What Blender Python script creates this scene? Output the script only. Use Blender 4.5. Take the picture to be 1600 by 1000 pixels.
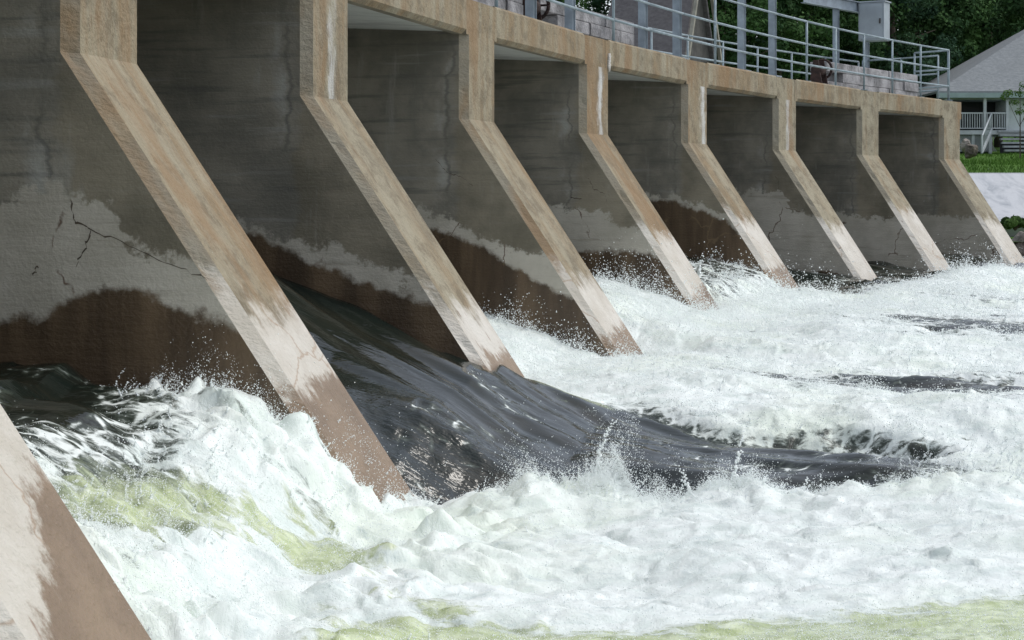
import bpy, bmesh, math, random
import numpy as np
from mathutils import Vector, Matrix
random.seed(7); rng = np.random.default_rng(7)
R = math.radians
S = bpy.context.scene
COL = S.collection
for o in list(bpy.data.objects): bpy.data.objects.remove(o)

# ------------------------------------------------------------------ camera, sky, sun, exposure
EYE = 2.5
cam_d = bpy.data.cameras.new('camera'); cam = bpy.data.objects.new('camera', cam_d); COL.objects.link(cam)
cam.location = (0, 0, EYE); cam.rotation_euler = (R(90), 0, 0)
cam_d.sensor_width = 36; cam_d.lens = 63.0; cam_d.shift_y = -0.12
cam_d.clip_start = 0.1; cam_d.clip_end = 3000
S.camera = cam
SUN_EL, SUN_AZ = R(58), R(76)            # azimuth clockwise from +Y: the sun stands to the right of the picture
W = bpy.data.worlds.new('World'); S.world = W; W.use_nodes = True
wn = W.node_tree.nodes; wl = W.node_tree.links
for n in list(wn): wn.remove(n)
sky = wn.new('ShaderNodeTexSky'); sky.sky_type = 'NISHITA'; sky.sun_disc = False
sky.sun_elevation = SUN_EL; sky.sun_rotation = SUN_AZ; sky.air_density = 1.0; sky.dust_density = 1.5; sky.ozone_density = 1.0
hs = wn.new('ShaderNodeHueSaturation'); hs.inputs['Saturation'].default_value = 0.45
bg = wn.new('ShaderNodeBackground'); bg.inputs['Strength'].default_value = 0.15
wo = wn.new('ShaderNodeOutputWorld')
wl.new(sky.outputs[0], hs.inputs['Color']); wl.new(hs.outputs[0], bg.inputs['Color']); wl.new(bg.outputs[0], wo.inputs['Surface'])
sd = bpy.data.lights.new('sun', 'SUN'); sd.energy = 0.75; sd.angle = R(18); sd.color = (1.0, 0.96, 0.9)
sun = bpy.data.objects.new('sun', sd); COL.objects.link(sun)
sv = Vector((math.sin(SUN_AZ)*math.cos(SUN_EL), math.cos(SUN_AZ)*math.cos(SUN_EL), math.sin(SUN_EL)))
sun.rotation_euler = sv.to_track_quat('Z', 'Y').to_euler(); sun.location = (30, 0, 40)
S.view_settings.view_transform = 'Standard'; S.view_settings.look = 'None'
S.view_settings.gamma = 1.0; S.view_settings.use_curve_mapping = False
S.view_settings.exposure = 0.55
S.render.engine = 'CYCLES'
try:
    S.cycles.max_bounces = 6; S.cycles.use_denoising = True
except Exception: pass

# ------------------------------------------------------------------ small helpers
def tag(o, label=None, cat=None, group=None, kind=None):
    if label: o['label'] = label
    if cat: o['category'] = cat
    if group: o['group'] = group
    if kind: o['kind'] = kind
    return o
def empty(name, loc=(0, 0, 0), rz=0.0):
    o = bpy.data.objects.new(name, None); COL.objects.link(o); o.location = loc; o.rotation_euler = (0, 0, rz); o.empty_display_size = .2
    return o
def link_mesh(name, me, mat, parent=None, smooth=False):
    o = bpy.data.objects.new(name, me); COL.objects.link(o)
    if mat is not None and len(me.materials) == 0: me.materials.append(mat)
    if smooth: me.polygons.foreach_set('use_smooth', [True]*len(me.polygons))
    if parent is not None: o.parent = parent
    return o
class MB:
    """collects simple shapes into one mesh"""
    def __init__(s): s.v = []; s.f = []
    def add(s, vs, fs):
        b = len(s.v); s.v += [tuple(p) for p in vs]; s.f += [tuple(b+i for i in f) for f in fs]; return s
    def box(s, c, d, rz=0.0, bev=0.0):
        x, y, z = d[0]/2, d[1]/2, d[2]/2; cr, sr = math.cos(rz), math.sin(rz)
        if bev <= 0:
            P = [(sx*x, sy*y, sz*z) for sz in (-1, 1) for sx, sy in ((-1, -1), (1, -1), (1, 1), (-1, 1))]
            F = [(3, 2, 1, 0), (4, 5, 6, 7), (0, 1, 5, 4), (1, 2, 6, 5), (2, 3, 7, 6), (3, 0, 4, 7)]
        else:
            b = bev; P = []
            for zz, k in ((-z, b), (-z+b, 0), (z-b, 0), (z, b)):
                for sx, sy in ((-1, -1), (1, -1), (1, 1), (-1, 1)):
                    P.append((sx*(x-k), sy*(y-k), zz))
            F = [(3, 2, 1, 0), (12, 13, 14, 15)]
            for l in range(3):
                for i in range(4):
                    j = (i+1) % 4; F.append((l*4+i, l*4+j, l*4+4+j, l*4+4+i))
        P = [(c[0]+p[0]*cr-p[1]*sr, c[1]+p[0]*sr+p[1]*cr, c[2]+p[2]) for p in P]
        return s.add(P, F)
    def tube(s, a, b, r0, r1=None, n=8, cap=True):
        a = Vector(a); b = Vector(b); r1 = r0 if r1 is None else r1
        d = (b-a).normalized(); t = Vector((0, 0, 1)) if abs(d.z) < .9 else Vector((1, 0, 0))
        e1 = d.cross(t).normalized(); e2 = d.cross(e1)
        P = []
        for p, r in ((a, r0), (b, r1)):
            for i in range(n):
                q = 2*math.pi*i/n; P.append(p+(e1*math.cos(q)+e2*math.sin(q))*r)
        F = [(i, i+n, (i+1) % n+n, (i+1) % n) for i in range(n)]
        if cap: F += [tuple(range(n)), tuple(range(2*n-1, n-1, -1))]
        return s.add(P, F)
    def quad(s, a, b, c, d): return s.add([a, b, c, d], [(0, 1, 2, 3)])
    def slab(s, a, b, c, d, t):
        """thick panel: quad abcd extruded by vector t"""
        t = Vector(t); A = [Vector(q) for q in (a, b, c, d)]
        return s.add(A+[q+t for q in A], [(0, 1, 2, 3), (7, 6, 5, 4), (0, 4, 5, 1), (1, 5, 6, 2), (2, 6, 7, 3), (3, 7, 4, 0)])
    def build(s, name, mat, parent=None, smooth=False):
        me = bpy.data.meshes.new(name); me.from_pydata([tuple(p) for p in s.v], [], s.f); me.update()
        bm = bmesh.new(); bm.from_mesh(me); bmesh.ops.recalc_face_normals(bm, faces=bm.faces); bm.to_mesh(me); bm.free()
        return link_mesh(name, me, mat, parent, smooth)

# fast 2-D / 3-D gradient-free noise in numpy
def _hash(ix, iy, seed):
    h = (ix.astype(np.int64)*374761393 + iy.astype(np.int64)*668265263 + seed*974634777) & 0xffffffff
    h = ((h ^ (h >> 13))*1274126177) & 0xffffffff
    h = (h ^ (h >> 16)) & 0xffffffff
    return h.astype(np.float64)/0xffffffff
def pnoise(x, y, seed=0):
    ix = np.floor(x); iy = np.floor(y); fx = x-ix; fy = y-iy
    ux = fx*fx*fx*(fx*(fx*6-15)+10); uy = fy*fy*fy*(fy*(fy*6-15)+10)
    def g(a, b, dx, dy):
        an = _hash(ix+a, iy+b, seed)*2*np.pi
        return np.cos(an)*dx+np.sin(an)*dy
    n00 = g(0, 0, fx, fy); n10 = g(1, 0, fx-1, fy); n01 = g(0, 1, fx, fy-1); n11 = g(1, 1, fx-1, fy-1)
    return ((n00*(1-ux)+n10*ux)*(1-uy)+(n01*(1-ux)+n11*ux)*uy)*1.5
def fbm(x, y, oct=4, seed=0, gain=.5, ridged=False):
    t = np.zeros_like(x); a = 1.0; tot = 0
    for i in range(oct):
        n = pnoise(x+13.7*i, y-7.3*i, seed+i*17)
        if ridged: n = 1-2*np.abs(n)
        t += a*n; tot += a; a *= gain; x = x*2.03; y = y*2.03
    return t/tot
def sstep(a, b, x):
    t = np.clip((x-a)/(b-a), 0, 1); return t*t*(3-2*t)

# ------------------------------------------------------------------ node helper
class NT:
    def __init__(s, name, rough=.8):
        s.m = bpy.data.materials.new(name); s.m.use_nodes = True; s.t = s.m.node_tree
        for n in list(s.t.nodes): s.t.nodes.remove(n)
        s.out = s.t.nodes.new('ShaderNodeOutputMaterial'); s.b = s.t.nodes.new('ShaderNodeBsdfPrincipled')
        s.t.links.new(s.b.outputs[0], s.out.inputs['Surface']); s.b.inputs['Roughness'].default_value = rough
    def put(s, sock, val):
        if isinstance(val, bpy.types.NodeSocket): s.t.links.new(val, sock)
        elif isinstance(val, (tuple, list)):
            sock.default_value = tuple(val)+(1.0,) if (len(val) == 3 and len(sock.default_value) == 4) else tuple(val)
        else: sock.default_value = val
    def bs(s, **k):
        for a, v in k.items(): s.put(s.b.inputs[a.replace('_', ' ')], v)
    def attr(s, name, vec=False):
        n = s.t.nodes.new('ShaderNodeAttribute'); n.attribute_name = name
        return n.outputs['Vector'] if vec else n.outputs['Fac']
    def geo(s): return s.t.nodes.new('ShaderNodeNewGeometry').outputs['Position']
    def objc(s): return s.t.nodes.new('ShaderNodeTexCoord').outputs['Object']
    def objrand(s): return s.t.nodes.new('ShaderNodeObjectInfo').outputs['Random']
    def m2(s, op, a, b=0.0, c=None, clamp=False):
        n = s.t.nodes.new('ShaderNodeMath'); n.operation = op; n.use_clamp = clamp
        s.put(n.inputs[0], a); s.put(n.inputs[1], b)
        if c is not None: s.put(n.inputs[2], c)
        return n.outputs[0]
    def sc(s, vec, k, off=(0, 0, 0)):
        n = s.t.nodes.new('ShaderNodeMapping'); s.put(n.inputs['Vector'], vec)
        n.inputs['Scale'].default_value = k; n.inputs['Location'].default_value = off
        return n.outputs[0]
    def noise(s, vec, scale=1.0, det=4.0, rough=.55, dist=0.0):
        n = s.t.nodes.new('ShaderNodeTexNoise'); s.put(n.inputs['Vector'], vec)
        n.inputs['Scale'].default_value = scale; n.inputs['Detail'].default_value = det
        n.inputs['Roughness'].default_value = rough; n.inputs['Distortion'].default_value = dist
        return n.outputs['Fac']
    def voro(s, vec, scale, feat='DISTANCE_TO_EDGE'):
        n = s.t.nodes.new('ShaderNodeTexVoronoi'); n.feature = feat; s.put(n.inputs['Vector'], vec); n.inputs['Scale'].default_value = scale
        return n.outputs['Distance']
    def warp(s, vec, scale, amt):
        n = s.t.nodes.new('ShaderNodeTexNoise'); s.put(n.inputs['Vector'], vec); n.inputs['Scale'].default_value = scale; n.inputs['Detail'].default_value = 4
        a = s.t.nodes.new('ShaderNodeVectorMath'); a.operation = 'MULTIPLY_ADD'; s.put(a.inputs[0], n.outputs['Color'])
        a.inputs[1].default_value = (amt, amt, amt); s.put(a.inputs[2], vec); return a.outputs[0]
    def rng(s, x, a, b, lo=0.0, hi=1.0, smooth=True):
        n = s.t.nodes.new('ShaderNodeMapRange'); n.interpolation_type = 'SMOOTHSTEP' if smooth else 'LINEAR'
        s.put(n.inputs['Value'], x); s.put(n.inputs['From Min'], a); s.put(n.inputs['From Max'], b); s.put(n.inputs['To Min'], lo); s.put(n.inputs['To Max'], hi)
        return n.outputs['Result']
    def mix(s, f, a, b, mode='MIX'):
        n = s.t.nodes.new('ShaderNodeMix'); n.data_type = 'RGBA'; n.blend_type = mode
        s.put(n.inputs[0], f); s.put(n.inputs[6], a); s.put(n.inputs[7], b)
        return n.outputs[2]
    def mixf(s, f, a, b):
        n = s.t.nodes.new('ShaderNodeMix'); n.data_type = 'FLOAT'
        s.put(n.inputs[0], f); s.put(n.inputs[2], a); s.put(n.inputs[3], b)
        return n.outputs[0]
    def sep(s, vec):
        n = s.t.nodes.new('ShaderNodeSeparateXYZ'); s.put(n.inputs[0], vec); return n.outputs
    def bump(s, h, strength=.5, dist=.01, normal=None):
        n = s.t.nodes.new('ShaderNodeBump'); s.put(n.inputs['Height'], h); s.put(n.inputs['Strength'], strength); n.inputs['Distance'].default_value = dist
        if normal is not None: s.put(n.inputs['Normal'], normal)
        s.t.links.new(n.outputs[0], s.b.inputs['Normal']); return n.outputs[0]

def simple(name, col, rough=.8, var=.25, scale=3.0, metal=0.0, bump=.3, bd=.01):
    t = NT(name, rough); c = t.objc()
    n = t.noise(c, scale, 6, .6); d = tuple(x*(1-var) for x in col); l = tuple(min(1, x*(1+var)) for x in col)
    t.bs(Base_Color=t.mix(t.rng(n, .3, .7), d, l), Metallic=metal)
    t.bump(t.noise(c, scale*8, 4), bump, bd)
    return t.m

# ------------------------------------------------------------------ dam layout: a gentle arc of piers, u counts bays, v is metres downstream of the front face
PX = [-2.967, -2.337, -1.414, -0.172, 1.326, 3.113, 5.159, 7.442, 10.011]
PY = [6.875, 11.32, 15.713, 20.036, 24.268, 28.391, 32.387, 36.239, 39.929]
TH0, TK = 0.1077, 0.06643
BAY = 4.489; PW = 1.037
SL = 0.671                                 # metres downstream per metre of drop on the buttress
ZT, ZB, ZK = 4.634, 4.235, 3.334           # deck top, beam underside, knee
def _ext(a):
    a = list(a); return [3*a[0]-3*a[1]+a[2]] + a + [3*a[-1]-3*a[-2]+a[-3]]
_ex, _ey = np.array(_ext(PX)), np.array(_ext(PY))
def arc(u):
    u = np.asarray(u, float)+1.0
    i = np.clip(np.floor(u).astype(int), 1, len(_ex)-3); t = u-i
    def cr(a):
        p0, p1, p2, p3 = a[i-1], a[i], a[i+1], a[i+2]
        return .5*((2*p1)+(-p0+p2)*t+(2*p0-5*p1+4*p2-p3)*t*t+(-p0+3*p1-3*p2+p3)*t**3)
    return cr(_ex), cr(_ey)
def theta(u): return TH0+TK*np.asarray(u, float)
def pos(u, v):
    x, y = arc(u); t = theta(u); v = np.asarray(v, float)
    return x+v*np.cos(t), y-v*np.sin(t)
def P3(u, v, z):
    x, y = pos(u, v); return Vector((float(x), float(y), z))

# ------------------------------------------------------------------ concrete materials
def concrete_side():
    t = NT('weathered_concrete_wall', .88)
    pc = t.attr('pc', True); wet = t.attr('wetd'); coat = t.attr('coatd')
    x = t.sep(pc)[0]
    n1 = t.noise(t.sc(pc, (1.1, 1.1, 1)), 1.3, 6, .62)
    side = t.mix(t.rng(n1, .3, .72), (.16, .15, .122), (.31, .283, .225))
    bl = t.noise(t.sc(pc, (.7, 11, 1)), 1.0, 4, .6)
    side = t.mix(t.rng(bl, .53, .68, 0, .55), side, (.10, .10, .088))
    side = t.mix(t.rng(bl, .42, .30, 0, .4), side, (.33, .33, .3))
    n2 = t.noise(t.sc(pc, (3, .5, 1)), 1.1, 4, .6)
    side = t.mix(t.rng(n2, .55, .8, 0, .5), side, (.085, .088, .078))
    jx = t.m2('ADD', x, t.m2('MULTIPLY', t.m2('SUBTRACT', t.noise(t.sc(pc, (0, 1.6, 1)), 1.5, 5, .65), .5), .42))
    side = t.mix(t.m2('MULTIPLY', t.rng(jx, -.14, -.05), .75), side, t.mix(t.rng(n1, .3, .7), (.155, .135, .092), (.30, .26, .185)))
    crack = t.rng(t.m2('ABSOLUTE', t.m2('ADD', jx, .20)), .0, t.m2('MULTIPLY', n2, .06), 1, 0)
    side = t.mix(t.m2('MULTIPLY', crack, t.rng(n1, .38, .66, .0, .62)), side, (.035, .034, .03))
    lime = t.m2('MULTIPLY', t.rng(t.m2('ABSOLUTE', t.m2('ADD', jx, .27)), .0, .12, 1, 0), t.rng(n1, .5, .68))
    side = t.mix(t.m2('MULTIPLY', lime, .55), side, (.45, .45, .42))
    run = t.noise(t.sc(pc, (5, .7, 1), (2, 0, 0)), 1.0, 5, .7)
    side = t.mix(t.rng(run, .58, .74, 0, .45), side, (.38, .37, .33))
    rag = t.m2('MULTIPLY', t.m2('SUBTRACT', t.noise(t.sc(pc, (1, 1.3, 1)), 3.4, 8, .68), .5), .5)
    cfine = t.m2('MULTIPLY', t.m2('SUBTRACT', t.noise(t.sc(pc, (1, .7, 1)), 9, 5, .7), .5), .34)
    cm = t.rng(t.m2('ADD', t.m2('ADD', coat, rag), cfine), -.05, .022, 1, 0)
    n3 = t.noise(pc, 2.2, 7, .62)
    ccol = t.mix(t.rng(n3, .3, .7), (.42, .385, .315), (.555, .515, .435))
    ccol = t.mix(t.rng(bl, .56, .7, 0, .45), ccol, (.25, .215, .165))
    wp = t.warp(pc, 3.0, .5)
    vp = t.voro(wp, .62)
    ccol = t.mix(t.m2('MULTIPLY', t.rng(vp, 0, .010, 1, 0), t.rng(n3, .48, .56)), ccol, (.15, .10, .07))
    side = t.mix(cm, side, ccol)
    rag2 = t.m2('MULTIPLY', t.m2('SUBTRACT', t.noise(pc, 3.8, 6, .66), .5), .26)
    wm = t.rng(t.m2('ADD', t.m2('ADD', wet, rag2), t.m2('MULTIPLY', cfine, .35)), -.05, .02, 1, 0)
    wcol = t.mix(t.rng(n2, .35, .7), (.066, .043, .025), (.155, .104, .060))
    wcol = t.mix(t.m2('MULTIPLY', t.rng(vp, 0, .012, 1, 0), t.rng(n3, .5, .6, 0, .5)), wcol, (.25, .17, .09))
    side = t.mix(wm, side, wcol)
    t.bs(Base_Color=side, Roughness=t.mixf(wm, .9, .42))
    h = t.m2('ADD', t.noise(pc, 40, 3, .6), t.m2('MULTIPLY', t.noise(t.sc(pc, (.8, 6, 1)), 1.2, 4, .65), 2.2))
    t.bump(h, .5, .012)
    return t.m
def concrete_soffit():
    t = NT('deck_underside_bounce_lit', .9); pc = t.attr('pc', True)  # paler than the walls: light bounced up off the foam, put into the colour
    bl = t.noise(t.sc(pc, (.7, 14, 1)), 1.0, 4, .6); n1 = t.noise(pc, 1.8, 5, .6)
    c = t.mix(t.rng(n1, .3, .7), (.50, .51, .47), (.64, .64, .59)); t.bs(Base_Color=t.mix(t.rng(bl, .5, .68, 0, .6), c, (.34, .34, .31)))
    t.bump(t.noise(t.sc(pc, (2, 12, 1)), 2, 3), .4, .012); return t.m
def concrete_front():
    t = NT('weathered_concrete_face', .85)
    pc = t.attr('pc', True); wet = t.attr('wetd'); coat = t.attr('coatd'); eff = t.attr('eff'); tone = t.attr('tone')
    wq = t.warp(pc, 1.6, .22)
    st = t.noise(t.sc(wq, (3.4, .22, 1)), 1.0, 5, .6, .2)
    st2 = t.noise(t.sc(wq, (6.5, .7, 1)), 1.0, 5, .66)
    bl2 = t.noise(pc, 1.7, 6, .66)
    fr = t.mix(t.rng(t.m2('ADD', st, tone), .38, .64), (.325, .288, .20), (.25, .178, .095))
    fr = t.mix(t.rng(bl2, .46, .70, 0, .7), fr, (.285, .25, .17))
    fr = t.mix(t.rng(st2, .54, .74, 0, .4), fr, (.165, .122, .078))
    mo = t.noise(t.sc(pc, (1, 1, 1), (5, 9, 2)), 4.3, 6, .74)
    fr = t.mix(t.rng(mo, .47, .62, 0, .75), fr, (.165, .13, .08))
    fr = t.mix(t.rng(mo, .42, .30, 0, .45), fr, (.40, .36, .26))
    sp = t.noise(pc, 26, 3, .6)
    fr = t.mix(t.m2('MULTIPLY', t.rng(sp, .66, .73), .6), fr, (.075, .058, .04))
    fr = t.mix(t.rng(t.noise(t.sc(pc, (1.4, .9, 1), (7, 1, 4)), 1.2, 6, .7), .50, .72, 0, .55), fr, (.135, .11, .07))
    fr = t.mix(t.m2('MULTIPLY', t.attr('edge'), t.rng(bl2, .3, .6, .35, .85)), fr, (.245, .225, .175))
    lw = t.noise(t.sc(pc, (2.5, 1.4, 1)), 1.6, 5, .65)
    ew = t.m2('ADD', eff, t.m2('MULTIPLY', t.m2('SUBTRACT', t.noise(t.sc(pc, (0, 1, 1)), 2.3, 4), .5), .20))
    em = t.rng(t.m2('ADD', t.m2('ABSOLUTE', ew), t.m2('MULTIPLY', t.m2('SUBTRACT', lw, .55), .55)), .0, .11, 1, 0)
    gr_ = t.noise(pc, 60, 2, .6); fr = t.mix(t.rng(gr_, .35, .65, .15, 0), fr, (.10, .085, .065)); fr = t.mix(t.rng(gr_, .6, .75, 0, .18), fr, (.45, .41, .31))
    em = t.m2('MULTIPLY', em, t.rng(st2, .34, .60, .1, .8))
    fr = t.mix(em, fr, (.60, .60, .58))
    rust = t.noise(t.sc(pc, (1.3, .35, 1), (3, 3, 3)), 1.1, 5, .62)
    fr = t.mix(t.rng(rust, .52, .66, 0, .62), fr, (.24, .14, .06))
    rg = t.m2('MULTIPLY', t.m2('SUBTRACT', t.noise(t.sc(pc, (5, 1.3, 1)), 1.0, 6, .7), .5), .6)
    bm_ = t.rng(t.m2('ADD', t.m2('ADD', coat, rg), t.m2('MULTIPLY', t.m2('SUBTRACT', mo, .5), .5)), -.16, .09, 1, 0)
    bcol = t.mix(t.rng(bl2, .3, .7), (.49, .445, .375), (.62, .585, .52))
    bcol = t.mix(t.m2('MULTIPLY', t.rng(t.noise(t.sc(pc, (15, 3.5, 1)), 1.0, 3, .5), .66, .73), .8), bcol, (.30, .21, .16))
    bcol = t.mix(t.m2('MULTIPLY', t.rng(t.voro(t.warp(pc, 4.0, .35), .55), 0, .009, 1, 0), .6), bcol, (.33, .22, .14))
    fr = t.mix(bm_, fr, bcol)
    rg2 = t.m2('MULTIPLY', t.m2('SUBTRACT', t.noise(t.sc(pc, (6, 1.8, 1), (3, 1, 0)), 1.0, 6, .7), .5), .4)
    wf = t.rng(t.m2('ADD', t.m2('ADD', wet, rg2), t.m2('MULTIPLY', t.m2('SUBTRACT', mo, .5), .45)), -.05, .06, 1, 0)
    wfc = t.mix(t.rng(bl2, .3, .7), (.175, .118, .070), (.265, .185, .115))
    fr = t.mix(wf, fr, wfc)
    t.bs(Base_Color=fr, Roughness=t.mixf(wf, .88, .5))
    h = t.m2('ADD', t.noise(pc, 34, 3, .65), t.m2('MULTIPLY', t.noise(pc, 5, 4, .6), 2.4))
    t.bump(h, .75, .016)
    return t.m
CONC_S = concrete_side(); CONC_F = concrete_front(); CONC_U = concrete_soffit(); CONC = None

class AM:
    """mesh with the surface coordinates the concrete material reads"""
    def __init__(s): s.v = []; s.f = []; s.pc = []; s.ft = []; s.w = []; s.c = []; s.e = []; s.ed = []; s.tone = 0.0
    def grid(s, fn, nu, nv, pcf, ft, wf=None, cf=None, ef=None, edge=0.0):
        b = len(s.v)
        for j in range(nv+1):
            for i in range(nu+1):
                a, c = i/nu, j/nv
                s.v.append(tuple(fn(a, c))); p = pcf(a, c); s.pc.append(p); s.ft.append(ft)
                s.w.append(wf(a, c) if wf else 9.0); s.c.append(cf(a, c) if cf else 9.0); s.e.append(ef(a, c) if ef else 9.0); s.ed.append(edge)
        for j in range(nv):
            for i in range(nu):
                q = b+j*(nu+1)+i; s.f.append((q, q+1, q+nu+2, q+nu+1))
    def build(s, name, mat, parent):
        me = bpy.data.meshes.new(name); me.from_pydata(s.v, [], s.f); me.update()
        for nm, dat, ty in (('ft', s.ft, 'FLOAT'), ('wetd', s.w, 'FLOAT'), ('coatd', s.c, 'FLOAT'), ('eff', s.e, 'FLOAT'), ('edge', s.ed, 'FLOAT')):
            a = me.attributes.new(nm, ty, 'POINT'); a.data.foreach_set('value', np.array(dat, np.float32))
        a = me.attributes.new('pc', 'FLOAT_VECTOR', 'POINT'); a.data.foreach_set('vector', np.array(s.pc, np.float32).ravel())
        a = me.attributes.new('tone', 'FLOAT', 'POINT'); a.data.foreach_set('value', np.full(len(s.v), s.tone, np.float32))
        if mat is not None: me.materials.append(mat); return link_mesh(name, me, None, parent)
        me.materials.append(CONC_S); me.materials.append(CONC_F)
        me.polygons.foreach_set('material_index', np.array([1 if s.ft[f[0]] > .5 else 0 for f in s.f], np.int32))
        return link_mesh(name, me, None, parent)

# per pier: wet line and mortar line on the near side wall (v, z), bleach / wet heights and lime streak on the front
I_ = lambda pts: (lambda v: float(np.interp(v, [p[0] for p in pts], [p[1] for p in pts])))
SIDE = {
 0: (I_([(-3, 2.2), (0, 1.9), (2, 1.4)]), I_([(-3, 2.6), (0, 2.5), (2, 1.8)])),
 1: (I_([(-3, 1.7), (-.46, 1.79), (-.22, 1.83), (.13, 1.98), (.44, 1.96), (.71, 1.88), (.98, 1.77), (1.13, 1.66), (1.4, 1.3), (2.2, .3)]),
     I_([(-3, 2.5), (-.46, 2.46), (-.22, 2.57), (-.16, 2.66), (-.02, 2.51), (.25, 2.47), (.29, 2.27), (.56, 2.18), (.82, 2.06), (1.0, 1.95), (2, 1.2)])),
 2: (I_([(-3, 3.2), (-.5, 2.23), (-.19, 2.07), (.2, 1.91), (.64, 1.76), (1.13, 1.64), (2, 1.3)]),
     I_([(-3, 3.3), (-.55, 2.3), (-.13, 2.17), (.31, 2.07), (.64, 1.93), (.97, 1.82), (1.3, 1.7), (2, 1.4)])),
 3: (I_([(-3, 2.6), (-.32, 2.15), (.13, 2.02), (.47, 1.82), (.79, 1.64), (1.19, 1.45), (2, 1.0)]),
     I_([(-3, 2.9), (-.5, 2.38), (-.19, 2.25), (.15, 2.1), (.49, 1.98), (.66, 1.95), (1.0, 1.9), (2, 1.2)])),
 4: (I_([(-3, 1.8), (-.06, 1.79), (.49, 1.82), (.8, 1.83), (1.06, 1.72), (1.5, 1.35), (2, .9)]),
     I_([(-3, 2.6), (-.43, 2.4), (-.06, 2.35), (.2, 2.35), (.49, 2.15), (.75, 2.13), (1.3, 1.8), (2, 1.2)])),
 5: (I_([(-3, 2.6), (-.51, 2.47), (-.13, 2.44), (.34, 2.27), (.73, 2.09), (.94, 1.83), (1.2, 1.6), (2, .9)]),
     I_([(-3, 2.75), (-.51, 2.55), (-.13, 2.5), (.34, 2.38), (.73, 2.2), (1.0, 2.05), (2, 1.2)])),
 6: (I_([(-3, 1.3), (.26, 1.28), (.68, 1.14), (.87, 1.26), (1.31, 1.12), (2, 1)]),
     I_([(-3, 2.7), (-.71, 2.6), (.05, 2.64), (.14, 2.68), (.21, 2.33), (.72, 2.22), (2, 1.8)])),
 7: (I_([(-3, 1.3), (.34, 1.22), (1.47, 1.06), (2, 1)]), I_([(-3, 2.3), (-.51, 2.2), (.15, 2.11), (.8, 2.12), (2, 1.8)])),
 8: (I_([(-3, 1.4), (.05, 1.3), (1.46, 1.07), (2, 1)]), I_([(-3, 2.2), (-.58, 2.11), (.81, 2.07), (2, 1.8)]))}
#            bleach z, wet z, lime streak position, tilt of the wet line
FRONT = {0: (2.9, 1.52, 9, .55), 1: (1.86, 1.42, 9, .05), 2: (1.60, 1.22, .55, .05), 3: (1.62, 1.12, 9, .1), 4: (2.0, 1.32, .62, .1),
         5: (2.2, 1.42, .8, .0), 6: (2.0, .3, .55, 0), 7: (2.25, .3, 9, 0), 8: (2.0, .3, 9, 0)}
PIER_LABEL = {0: 'nearest pier, only its scoured buttress showing at the lower left corner', 1: 'near pier with long tan buttress and brown soaked foot',
 2: 'pier with a white lime streak, left edge of the black water chute behind it', 3: 'pier with foam around its foot right of the black chute',
 4: 'pier under the open deck joint with white lime runs', 5: 'pier in the middle of the dam, half ochre half grey front', 6: 'third pier from the far end with a flaked pale wall patch',
 7: 'second pier from the far end of the dam', 8: 'last pier at the far end of the deck'}
dam = tag(empty('concrete_dam', (0, 0, 0)), 'weathered concrete sluice dam with a row of sloping buttress piers and a flat deck', 'dam')
ZF = -0.4; CH = 0.085; VB = -3.2
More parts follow.
